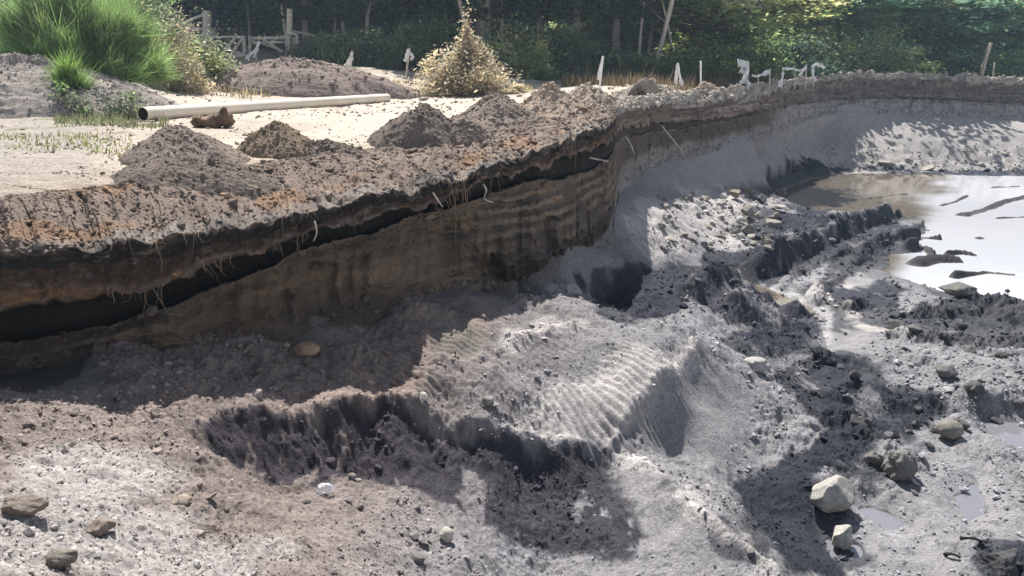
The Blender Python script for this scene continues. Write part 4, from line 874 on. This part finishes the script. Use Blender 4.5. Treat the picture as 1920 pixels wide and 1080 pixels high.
def stake(bx, by, tx, ty, label, ribs=(), wpx=2.4, mat=M_WOOD, grp='marker stakes with white ribbon around the pit', lo=9, fn=plat, Y=None, ribpx=5):
    c = ph(bx, by, lo, fn) if Y is None else W(bx, by, Y); Y = float(c[1]); t = empty('marker_stake', tuple(c))
    a = W(bx, by + 8, Y) - c; b2 = W(tx, ty, Y) - c
    v, f = tube_v(bez([a, (a + b2) / 2, b2], 8), wpx / 2 / F * Y, 6, 3, .15); fobj('post', v, f, mat, t)
    for i, rb in enumerate(ribs):
        wd = (rb[0]) / F * Y; P = bez([W(q[0], q[1], Y - .06 - .05 * i) - c for q in rb[1:]], 22); m_ = len(P)
        tw = vn(np.arange(m_) * .5 + i * 9 + bx, np.arange(m_) * 0, None, 77); tn = np.gradient(P, axis=0); tn /= np.linalg.norm(tn, axis=1)[:, None] + 1e-9
        sd_ = np.cross(tn, [0, 1, 0]); sd_ /= np.linalg.norm(sd_, axis=1)[:, None] + 1e-9
        wv = (wd * (.55 + .45 * np.abs(tw)))[:, None] / 2; dep = np.array([0, 1, 0])[None] * wd * tw[:, None] * .7
        V = np.concatenate([P - sd_ * wv + dep, P + sd_ * wv - dep, P + sd_ * wv - dep + [0, .006, 0], P - sd_ * wv + dep + [0, .006, 0]]); i0 = np.arange(m_ - 1)
        Fq = np.concatenate([np.stack([i0 + m_ * p, i0 + 1 + m_ * p, i0 + 1 + m_ * ((p + 1) % 4), i0 + m_ * ((p + 1) % 4)], -1) for p in range(4)])
        mesh_obj('ribbon', V, Fq, M_RIBBON, parent=t)
    return tag(t, label, 'stake', grp)
stake(479, 122, 486, 66, 'stake in front of the gate with a long ribbon trailing to the left', [(7, (486, 78), (482, 92), (474, 98), (460, 110)), (6, (484, 80), (480, 95), (476, 108))], 2)
stake(658, 134, 660, 94, 'stake behind the berm with a short white ribbon hanging in a cone', [(9, (660, 98), (658, 110), (656, 124)), (9, (660, 108), (652, 118), (647, 124))], 2, lo=15, Y=33)
stake(760, 142, 768, 90, 'stake with a knotted ribbon left of the straw coloured bush', [(9, (766, 92), (763, 104), (761, 116)), (7, (766, 98), (774, 106), (770, 112))], 3.4, lo=15, Y=31)
stake(1123, 166, 1131, 105, 'leaning white stake beside the pale rounded heap', [(7, (1128, 118), (1124, 134), (1122, 150)), (5, (1130, 106), (1127, 122))], 3.2, mat=M_WHITE, Y=24.5)
stake(1268, 166, 1271, 118, 'stake with a forked ribbon between the wide grey heap and a bare pole', [(6, (1271, 118), (1268, 136), (1267, 158)), (7, (1271, 120), (1274, 140), (1279, 160))], 2.2, Y=29)
stake(1314, 166, 1314, 114, 'bare white pole without ribbon on the far rim', [], 2.8, mat=M_WHITE, Y=31)
stake(1400, 170, 1404, 116, 'stake with the biggest tangle of white ribbon, streaming to the left', [(13, (1404, 120), (1396, 118), (1383, 116)), (10, (1404, 122), (1394, 124), (1386, 119)), (11, (1404, 128), (1398, 134), (1387, 132)), (9, (1402, 134), (1397, 148), (1401, 158)), (7, (1398, 146), (1390, 154), (1386, 164)), (7, (1403, 130), (1396, 142), (1390, 156)), (6, (1400, 150), (1404, 158), (1400, 168))], 2.2, Y=34)
stake(1420, 170, 1422, 138, 'short thin stake carrying the left end of the sagging tape', [(5.5, (1410, 141), (1418, 143), (1428, 140), (1436, 135), (1444, 132))], 1.8, Y=35)
stake(1442, 168, 1444, 128, 'thin stake holding the right end of the sagging tape', [(5, (1444, 136), (1437, 139), (1431, 142))], 2.2, Y=35)
stake(1466, 160, 1468, 126, 'stake with tape hanging in a loop, start of the level tape', [(6, (1467, 129), (1478, 129), (1491, 129)), (5, (1468, 134), (1467, 146), (1460, 158), (1464, 162), (1467, 150))], 2, Y=36)
stake(1490, 160, 1491, 127, 'thin middle stake under the level tape', [(5, (1491, 130), (1500, 132), (1507, 129), (1512, 124))], 1.6, Y=37)
stake(1510, 160, 1512, 120, 'right stake of the level tape with a loose end', [(4.5, (1511, 127), (1506, 133), (1499, 140))], 2, Y=37)
stake(1525, 156, 1523, 122, 'last stake on the rim with ribbon arching over to the right', [(8, (1522, 126), (1530, 120), (1540, 124), (1547, 128)), (5, (1524, 128), (1525, 142), (1529, 152))], 2, Y=38.5)
stake(1858, 158, 1865, 117, 'thin grey pole on the far rim at the right', [], 2.2, Y=49.5)
c = W(1908, 160, 48.3); t = empty('barrier', tuple(c))
for nm, y0_, y1_, mt in (('red_board', 152.5, 158, M_RED), ('white_board', 159, 163, M_WHITE), ('red_board', 163.6, 166, M_RED)):
    a = W(1897, y1_, 48.3) - c; b2 = W(1990, y0_, 48.3) - c; X0, X1, Z0, Z1 = a[0], b2[0], a[2], b2[2]; sl = .12
    V = np.array([[X0, 0, Z0], [X1, 0, Z0], [X1, 0, Z1], [X0 + sl, 0, Z1], [X0, .05, Z0], [X1, .05, Z0], [X1, .05, Z1], [X0 + sl, .05, Z1]])
    mesh_obj(nm, V, np.array([[0, 1, 2, 3], [7, 6, 5, 4], [0, 4, 5, 1], [1, 5, 6, 2], [2, 6, 7, 3], [3, 7, 4, 0]]), mt, parent=t, smooth=False)
v, f = tube_v(bez([W(1905, 175, 48.4) - c, W(1905, 154, 48.4) - c], 4), .03, 6); fobj('post', v, f, M_WOOD, t)
tag(t, 'red and white barrier boards just showing on the rim at the right edge', 'barrier')

# ------------------------------------------------------------------ foliage
def leaves(P, size, colr, seed, aspect=1.7, updir=.3):
    r = np.random.default_rng(seed); n = len(P)
    nrm = r.normal(size=(n, 3)); nrm[:, 2] += updir * 2; nrm /= np.linalg.norm(nrm, axis=1)[:, None]
    a = np.cross(nrm, r.normal(size=(n, 3))); a /= np.linalg.norm(a, axis=1)[:, None]; b2 = np.cross(nrm, a)
    s = (size * np.exp(r.normal(0, .3, n)))[:, None]
    V = np.stack([P - a * s * aspect / 2, P + b2 * s / 2 + nrm * s * .12, P + a * s * aspect / 2, P - b2 * s / 2 + nrm * s * .12], 1).reshape(-1, 3)
    cc = np.repeat(np.clip(colr * np.exp(r.normal(0, .22, (n, 1))) * (1 + r.normal(0, .06, (n, 3))), .004, .8), 4, 0)
    return V, np.arange(n * 4).reshape(-1, 4), cc
def clump_pts(r, n, k, rx, ry, rz, cz, spread=.26, shell=.55, dome=False, flat=.6):
    c = r.normal(size=(k, 3)); c /= np.linalg.norm(c, axis=1)[:, None]; c *= (shell + (1 - shell) * r.random((k, 1)) ** .6)
    if dome: c[:, 2] = np.abs(c[:, 2])
    c *= 1 + .15 * r.normal(size=(k, 1))
    i = r.integers(0, k, n); sp = spread * np.exp(r.normal(0, .35, k))
    p = c[i] + r.normal(size=(n, 3)) * sp[i][:, None] * np.array([1, 1, flat])
    return p * np.array([rx, ry, rz]) + [0, 0, cz], i
GREENS = {'dark': (.075, .115, .055), 'mid': (.18, .27, .10), 'light': (.40, .46, .19), 'blue': (.17, .30, .20), 'yellow': (.55, .57, .24), 'grey': (.19, .22, .14), 'straw': (.50, .42, .28)}
CROWNS = {}; HAZE = .0007
def crown(key, rx, rz, n, k, cols, size, seed):
    r = np.random.default_rng(seed); P, i = clump_pts(r, n, k, rx, rx, rz, 0, .17, .35, flat=.42)
    cl = np.array([GREENS[c] for c in cols]); pick = r.integers(0, len(cl), k); base = cl[pick] * np.exp(r.normal(0, .5, (k, 1)))
    V, Fq, cc = leaves(P, size, base[i], seed + 1, 1.8, 1.1); CROWNS[key] = (V, Fq, cc)
    o = mesh_obj('crown', V, Fq, M_LEAF, cc, smooth=False); CROWNS[key] = o.data; bpy.data.objects.remove(o)
crown('a', 3.0, 3.4, 15000, 100, ['dark', 'mid', 'dark'], .17, 701)
crown('b', 2.8, 3.0, 15000, 80, ['mid', 'light', 'mid', 'light'], .17, 711)
crown('c', 3.2, 3.2, 15000, 85, ['light', 'yellow', 'yellow', 'mid'], .17, 721)
crown('d', 3.0, 3.6, 15000, 80, ['blue', 'light', 'blue'], .17, 731)
TR = np.random.default_rng(44)
def tree(px, Y, top, low, key, label, lean=(0, 0), rad=.16, pale=False, sc=1.0, mode='crown', grp='trees at the edge of the wood', wob=.3):
    x = float((px - 960) / F * Y * 1.0); z0 = platz(x, Y) - .2; t = empty('tree', (x, Y, z0))
    H = top - z0
    path = bez([[0, 0, 0], [lean[0] * .4 + TR.normal(0, wob * .5), lean[1] * .3, H * .35], [lean[0] * .8 + TR.normal(0, wob), lean[1] * .6, H * .7], [lean[0] * 1.1, lean[1], H * .95]], 18)
    parts = [tube_v(path, np.linspace(rad, rad * .35, 18), 9, int(px) % 50, .25)]
    for k in range(6):
        i = int(TR.uniform(6, 16)); a = TR.uniform(0, 6.28); L = TR.uniform(.8, 2.2); p = path[i]
        parts.append(tube_v(bez([p, p + [math.cos(a) * L * .5, math.sin(a) * L * .5, L * .3], p + [math.cos(a) * L, math.sin(a) * L, L * .8]], 7), np.linspace(rad * .35, rad * .08, 7), 5, k, .2))
    v, f = join(parts); fobj('trunk', v, f, M_PALEBARK if pale else M_BARK, t)
    if key:
        o = bpy.data.objects.new('crown', CROWNS[key]); COL.objects.link(o); o.parent = t; cz = (top + low) / 2 - z0; o.location = (lean[0] * .8, lean[1] * .8, cz)
        h = (top - low) / 2 / 3.2; o.scale = (sc * TR.uniform(.9, 1.15), sc, h); o.rotation_euler = (0, 0, TR.uniform(0, 6.28))
    return tag(t, label, 'tree', grp)
# trees whose trunks show, left to right; the rest of the wood stands behind them
B_ = CZ
tree(588, 47, B_ + 11, B_ + 3.6, 'a', 'straight grey trunked tree right of the gate post', rad=.22, sc=1.3)
tree(563, 46, B_ + 9, B_ + 4.2, 'a', 'thin pale pole-like tree just left of the straight grey trunk', (-.6, 0), rad=.10, pale=True)
tree(700, 46, B_ + 9, B_ + 3.4, 'a', 'tree with a thin trunk curving right above the undergrowth', (.9, .2), rad=.13, pale=True, wob=.5)
tree(722, 48, B_ + 10, B_ + 3.2, 'a', 'slim upright tree behind the curved trunk', rad=.11)
tree(888, 42, B_ + 10, B_ + 4.0, 'a', 'pale trunk leaning left above the straw coloured bush', (-1.6, 0), rad=.13, pale=True)
tree(905, 44, B_ + 12, B_ + 3.6, 'a', 'thickest brown trunk, behind the straw coloured bush', rad=.46, sc=1.4, wob=.15)
tree(1212, 42, B_ + 10, B_ + 4.6, 'b', 'long bare pale trunk leaning right above the far rim', (2.0, 0), rad=.14, pale=True, wob=.1)
tree(1262, 45, B_ + 8, B_ + 3.6, 'b', 'thin crooked trunk right of the long leaning trunk', (-1.3, 0), rad=.07, pale=True, wob=.5)
tree(1330, 52, B_ + 5.9, B_ + 1.4, 'c', 'broad tree with pale sunlit layered branches at right of centre', rad=.2, sc=1.25)
tree(1440, 53, B_ + 5.6, B_ + 1.6, 'c', 'sunlit yellowish green tree above the ribbon tangle', rad=.2, sc=1.2)
tree(1530, 56, B_ + 5.6, B_ + 2.2, 'b', 'green tree above the last ribbon stake', rad=.2, sc=1.2)
tree(1605, 54, B_ + 5.6, B_ + 3.2, 'd', 'tall dark straight trunk between the pale bushes at right', rad=.24, sc=1.2, wob=.1)
tree(1700, 58, B_ + 6.2, B_ + 1.2, 'd', 'blue green tree with layered boughs right of the dark trunk', rad=.2, sc=1.3)
tree(1800, 57, B_ + 5.6, B_ + 1.4, 'd', 'dense blue green tree left of the leaning broken trunk', rad=.22, sc=1.3)
tree(1900, 58, B_ + 5.9, B_ + 1.6, 'd', 'blue green tree at the right edge of the photo', rad=.2, sc=1.3)
c = W(1836, 156, 50.5); v, f = tube_v(bez([c + [0, 0, -.4], W(1845, 120, 50.5), W(1858, 80, 50.5)], 12), np.linspace(.14, .09, 12), 8, 5, .3)
tag(fobj('dead_tree', v, f, M_PALEBARK), 'leaning broken pale tree trunk without crown near the right edge', 'tree trunk')
for px, Y, ln, rd, pl_ in ((640, 47.5, .3, .10, False), (668, 48, -.4, .13, True), (760, 47, .2, .17, False), (800, 48.5, -.3, .10, True), (845, 46.5, .4, .12, False), (940, 47, .1, .12, True), (1010, 48, -.3, .2, False), (1075, 47, .3, .26, False), (1150, 48, -.2, .3, False), (1185, 46, .5, .1, True)):
    tree(px, Y, B_ + 10, B_ + 3.6, 'a', 'bare lower trunk rising from the undergrowth behind heaps and straw bush', (ln, 0), rad=rd, pale=pl_, sc=1.1, grp='trunks between the gate and the long leaning tree')
r = np.random.default_rng(66)
for i in range(30):      # slim dark stems inside the wood
    px = (330 + i * 21 + r.uniform(-8, 8)) if i < 24 else r.uniform(960, 1240); Y = r.uniform(50, 60)
    if i >= 24: px = 960 + (i - 24) * 48
    tree(px, Y, B_ + r.uniform(9, 12), B_ + r.uniform(3.8, 4.6), 'a', 'slim dark tree standing inside the shaded wood behind the gate and bush', rad=r.uniform(.07, .16), sc=1.1, grp='slim trees inside the shaded wood')
for i in range(17):
    px = -380 + i * 44 if i < 12 else 1150 + (i - 12) * 190
    tree(px, 62 + (i % 3) * 3, (B_ + 10 + (i % 4) if i < 12 else B_ + 6.2 + .4 * (i % 3)), B_ + 1.0, 'ab'[i % 2] if i < 12 else 'bcd'[i % 3], 'dense leafy tree in the second row of the wood', rad=.2, sc=1.5, grp='leafy trees of the second row')
for i, px in enumerate((2000, 2120, 2260, 2400)): tree(px, 56, B_ + 5.8, B_ + 1.5, 'd', 'blue green tree beyond the right edge', rad=.2, sc=1.3, grp='blue green trees beyond the right edge')
# deep wood behind: reads as one mass
r = np.random.default_rng(91); n = 90000; k = 1300
cx = r.uniform(-75, 85, k); cy_ = r.uniform(70, 84, k); czz = CZ - 1.5 + r.random(k) * np.where(cx > 4, 8.6, 15)
i = r.integers(0, k, n); P = np.stack([cx[i], cy_[i], czz[i]], -1) + r.normal(size=(n, 3)) * [1.5, 1.2, 1.0]
cb = np.where((r.random(k) < .25)[:, None], GREENS['mid'], GREENS['dark']) * np.where(cx > 20, .9, .55)[:, None]
v, f, cc = leaves(P, .5, cb[i], 92); tag(mesh_obj('woodland', v, f, M_LEAF, cc, smooth=False), kind='stuff')

def shrub(px, pyb, wpx, hpx, Y, cols, label, seed, n=5000, leaf=.10, name='shrub', cat='shrub', grp='shrubs along the edge of the wood', spread=.22, k=40, cone=0, mat=M_LEAF, upd=.9, aspect=1.7):
    c = W(px, pyb, Y); z0 = platz(c[0], c[1]); r = np.random.default_rng(seed)
    rx = wpx / 2 / F * Y; top = W(px, pyb - hpx, Y)[2]; rz = max(top - z0, .25)
    t = empty(name, (c[0], c[1], z0 - .05)); P, i = clump_pts(r, n, k, rx, rx * .8, rz * .95, 0, spread, .5, True)
    P[:, 2] = np.abs(P[:, 2])
    if cone: P = P * (1 + .22 * r.normal(size=(k, 1)))[i]
    if cone: sh = np.clip(1 - P[:, 2] / rz, 0, 1) ** cone; P[:, 0] = P[:, 0] * (.12 + .88 * sh) + cone * .12 * rx * P[:, 2] / rz; P[:, 1] *= .15 + .85 * sh
    cl = np.array([GREENS[q] for q in cols]); b = cl[r.integers(0, len(cl), k)] * np.exp(r.normal(0, .3, (k, 1)))
    V, Fq, cc = leaves(P, leaf, b[i], seed + 1, aspect, upd); mesh_obj('foliage', V, Fq, mat, cc, parent=t, smooth=False)
    st = []
    for q in range(7):
        a = r.uniform(0, 6.28); e = np.array([math.cos(a) * rx * .6, math.sin(a) * rx * .5, rz * r.uniform(.5, .85)])
        if cone: e[:2] *= .4
        st.append(tube_v(bez([[0, 0, -.05], e * [.35, .35, .5], e], 6), np.linspace(.03, .008, 6), 5, q, .2))
    v, f = join(st); fobj('stem', v, f, M_BARK, t); return tag(t, label, cat, grp)
SH = [ (620,140,110,75,41,['grey','mid','grey'],'grey green bush right of the broken rail fence'),(700,150,110,95,40,['grey','mid','dark'],'grey green thicket behind the berm top'),(780,150,100,100,41,['dark','mid'],'dark green bush behind the knotted ribbon stake'),
 (830,150,120,110,43,['dark','mid'],'dark bush left of the thickest trunk'),(960,165,120,120,40,['dark','mid','yellow'],'dark bush with yellow green shoots right of the straw coloured bush'),(1000,158,80,80,39,['yellow','mid','light'],'yellowish green leafy shrub in front of the dark bush'),
 (1060,165,130,130,41,['dark','mid','grey'],'dark leafy shrub left of the leaning white stake'),(1130,165,150,80,43,['dark','blue'],'low dark shrub behind the leaning white stake'),(1180,165,120,60,41,['dark','mid'],'low dark shrub at the foot of the long leaning trunk'),
 (1260,168,120,70,42,['dark','mid'],'dark low shrub behind the forked ribbon'),(1340,165,140,90,44,['mid','dark','light'],'green shrub behind the bare white pole'),(1420,165,130,95,45,['dark','mid'],'shaded shrub behind the ribbon tangle'),
 (1495,160,120,85,47,['dark','blue'],'dark bluish shrub behind the level tape'),(1560,155,110,100,51,['light','grey','light'],'large pale silvery green bush behind the last stake'),(1650,152,130,90,52,['light','blue','light'],'light green feathery bush right of the dark trunk'),
 (1700,155,90,40,50,['light','mid'],'low light green bush on the far rim'),(1760,156,140,70,53,['blue','dark'],'dark blue green bush on the far rim'),(1870,158,140,70,53,['blue','mid'],'blue green bush behind the thin grey pole'),(1960,160,140,70,53,['blue','mid'],'blue green bush beyond the right edge'),
 (470,60,160,45,56,['dark','mid'],'dark undergrowth in the shade behind the gate'),(330,30,200,60,58,['dark','mid'],'dark undergrowth above the old rail fence'),(250,40,130,90,36,['grey','light','mid'],'sage green bush behind the feathery green bush'),(-60,130,200,190,26,['dark','mid'],'dark bush at the left edge behind the feathery green one'),
 (600,70,140,50,52,['dark','grey'],'dark undergrowth around the straight grey trunk'),(1560,40,200,60,56,['light','mid'],'light green foliage mass high at the right of centre')]
for i, q in enumerate(SH): shrub(*q, seed=800 + 3 * i, n=6500, leaf=.085 * q[4] / 42, k=60)
shrub(870, 170, 160, 108, 30.5, ['straw'], 'straw coloured dried conifer-like bush with a pointed top', 901, n=11000, leaf=.055, k=90, cone=.62, grp=None, aspect=3)
shrub(905, 170, 90, 50, 29.5, ['straw'], 'dry straw coloured tuft at the right foot of the pointed dried bush', 905, n=2500, leaf=.05, k=30, grp=None, aspect=3)
shrub(965, 180, 60, 26, 29, ['straw'], 'small dry straw tuft between dried bush and tall cone heap', 907, n=1200, leaf=.045, k=20, grp=None, aspect=3)
shrub(362, 128, 125, 72, 29, ['grey', 'straw', 'grey', 'light'], 'dried flowering weeds with pale seed heads left of the gate', 911, n=11000, leaf=.045, k=120, grp=None, aspect=2.5)
shrub(320, 118, 90, 85, 27, ['straw', 'grey', 'light'], 'taller dry weeds between green bush and old rail fence', 914, n=7000, leaf=.045, k=80, grp=None, aspect=2.5)
shrub(345, 140, 80, 36, 26, ['straw'], 'yellow dry grass patch at the foot of the dried weeds', 917, n=3000, leaf=.035, k=40, grp=None, aspect=4)
shrub(235, 190, 60, 32, 17.5, ['grey', 'mid'], 'small silvery weed on the gravel bank left of the pipe end', 921, n=900, leaf=.04, k=20, grp=None)
shrub(130, 195, 70, 40, 17.3, ['grey', 'mid'], 'grey green weed on the earth bank below the small feathery shoot', 923, n=1200, leaf=.04, k=24, grp=None)

def broom(px, pyb, wpx, hpx, Y, nb, ns, label, seed, colr=(.19, .28, .10), L=.40):
    c = W(px, pyb, Y); z0 = platz(c[0], c[1]); z0 = max(z0, c[2] - .3); r = np.random.default_rng(seed); rx = wpx / 2 / F * Y; rz = hpx / F * Y
    t = empty('broom_bush', (c[0], c[1], z0)); segs = 5
    a = r.uniform(0, 6.28, nb); el = np.arccos(r.uniform(.0, 1, nb)); tip = np.stack([np.sin(el) * np.cos(a) * rx, np.sin(el) * np.sin(a) * rx * .8, np.cos(el) * rz], -1) * r.uniform(.55, 1.0, (nb, 1))
    i = r.integers(0, nb, ns); f0 = r.uniform(.35, 1.0, ns)[:, None]; start = tip[i] * f0 + r.normal(0, .10, (ns, 3)) * (rx / 2)
    start[:, 2] = np.abs(start[:, 2])
    d = tip[i] / np.linalg.norm(tip[i], axis=1)[:, None] * .9 + np.array([0, 0, .75]) + r.normal(0, .42, (ns, 3)); d /= np.linalg.norm(d, axis=1)[:, None]
    ln = (L * np.exp(r.normal(0, .3, ns)))[:, None]; bend = r.normal(0, .28, (ns, 3)) + np.array([0, 0, -.10]); sv = np.cross(d, r.normal(size=(ns, 3))); sv /= np.linalg.norm(sv, axis=1)[:, None]
    V = np.zeros((ns, segs, 2, 3)); w0 = .008
    for k in range(segs):
        q = k / (segs - 1); P = start + d * ln * q + bend * ln * q * q; ww = w0 * (1 - .8 * q); V[:, k, 0] = P - sv * ww; V[:, k, 1] = P + sv * ww
    b = np.arange(ns)[:, None] * segs * 2; k = np.arange(segs - 1)[None] * 2; Fq = np.stack([b + k, b + k + 1, b + k + 3, b + k + 2], -1).reshape(-1, 4)
    cc = np.repeat(np.clip(np.array(colr) * np.exp(r.normal(0, .4, (nb, 1)))[i] * np.exp(r.normal(0, .2, (ns, 1))), .01, .8), segs * 2, 0)
    mesh_obj('foliage', V.reshape(-1, 3), Fq, M_LEAF, cc, parent=t, smooth=False)
    v, f = join([tube_v(bez([[0, 0, -.1], tip[q] * .4, tip[q] * .8], 6), np.linspace(.03, .008, 6), 5, q, .2) for q in range(min(nb, 30))]); fobj('stem', v, f, M_BARK, t)
    return tag(t, label, 'bush')
broom(150, 132, 300, 190, 21.5, 190, 95000, 'huge feathery bright green bush at the upper left', 931)
broom(238, 128, 140, 105, 22, 70, 30000, 'feathery bright green bush at the right flank of the huge one', 935)
broom(132, 152, 62, 55, 18.2, 26, 2600, 'small feathery green shoot in front of the huge green bush', 937, (.17, .27, .07), .32)
# weeds and grass, past counting
def grass(name, boxes, seed, h=.25):
    r = np.random.default_rng(seed); VV, FF, CC2, o_ = [], [], [], 0
    for (x0, x1, pyb, Y0, Y1, n, colr, hh) in boxes:
        Y = r.uniform(Y0, Y1, n); px = r.uniform(x0, x1, n); x = (px - 960) / F * Y; z = plat(x, Y); P = np.stack([x, Y, z], -1)
        P += 0; m_ = (fbm(x * 1.2, Y * 1.2, None, 2, seed) > -.15) & (Y > np.interp(proj(x, Y, z)[0], CPX, CV[0][1]) + .8); P = P[m_]; k = len(P)
        top = P + np.stack([r.normal(0, .25, k), r.normal(0, .25, k), np.ones(k)], -1) * (hh * np.exp(r.normal(0, .4, k)))[:, None]
        a = r.uniform(0, 3.14, k); sdv = np.stack([np.cos(a), np.sin(a), 0 * a], -1) * .012 * (Y0 / 20 + .4)
        VV.append(np.stack([P - sdv, P + sdv, top], 1).reshape(-1, 3)); FF.append(np.arange(k * 3).reshape(-1, 3) + o_); o_ += k * 3
        CC2.append(np.repeat(np.array(colr) * np.exp(r.normal(0, .3, (k, 1))), 3, 0))
    tag(mesh_obj(name, np.concatenate(VV), np.concatenate(FF), M_LEAF, np.clip(np.concatenate(CC2), 0, .8), smooth=False), kind='stuff')
grass('grass', [(560, 1560, 0, 38, 46, 26000, (.055, .075, .03), .55), (1400, 2000, 0, 48.5, 52, 9000, (.16, .15, .09), .4), (1050, 1500, 0, 33, 40, 9000, (.16, .12, .07), .3), (250, 520, 0, 26, 40, 5000, (.30, .25, .14), .2),
   (120, 330, 0, 15, 20, 3500, (.16, .17, .09), .10), (-100, 260, 0, 10.5, 14, 1200, (.16, .18, .06), .05), (600, 1000, 0, 29, 34, 2500, (.36, .29, .17), .15)], 951)

# ------------------------------------------------------------------ the air over the pit
x0, x1, y0_, y1_, z0, z1 = -110, 110, -6, 125, -4.5, 26
V = np.array([[x, y, z] for z in (z0, z1) for y in (y0_, y1_) for x in (x0, x1)], float)
m = bpy.data.materials.new('haze'); m.use_nodes = True; m.node_tree.nodes.clear()
pv = m.node_tree.nodes.new('ShaderNodeVolumePrincipled'); om = m.node_tree.nodes.new('ShaderNodeOutputMaterial'); m.node_tree.links.new(pv.outputs[0], om.inputs['Volume'])
pv.inputs['Color'].default_value = (.62, .82, 1, 1); pv.inputs['Density'].default_value = HAZE; pv.inputs['Anisotropy'].default_value = .3
tag(mesh_obj('haze', V, np.array([[0, 2, 3, 1], [4, 5, 7, 6], [0, 1, 5, 4], [2, 6, 7, 3], [0, 4, 6, 2], [1, 3, 7, 5]]), m, smooth=False), kind='stuff')
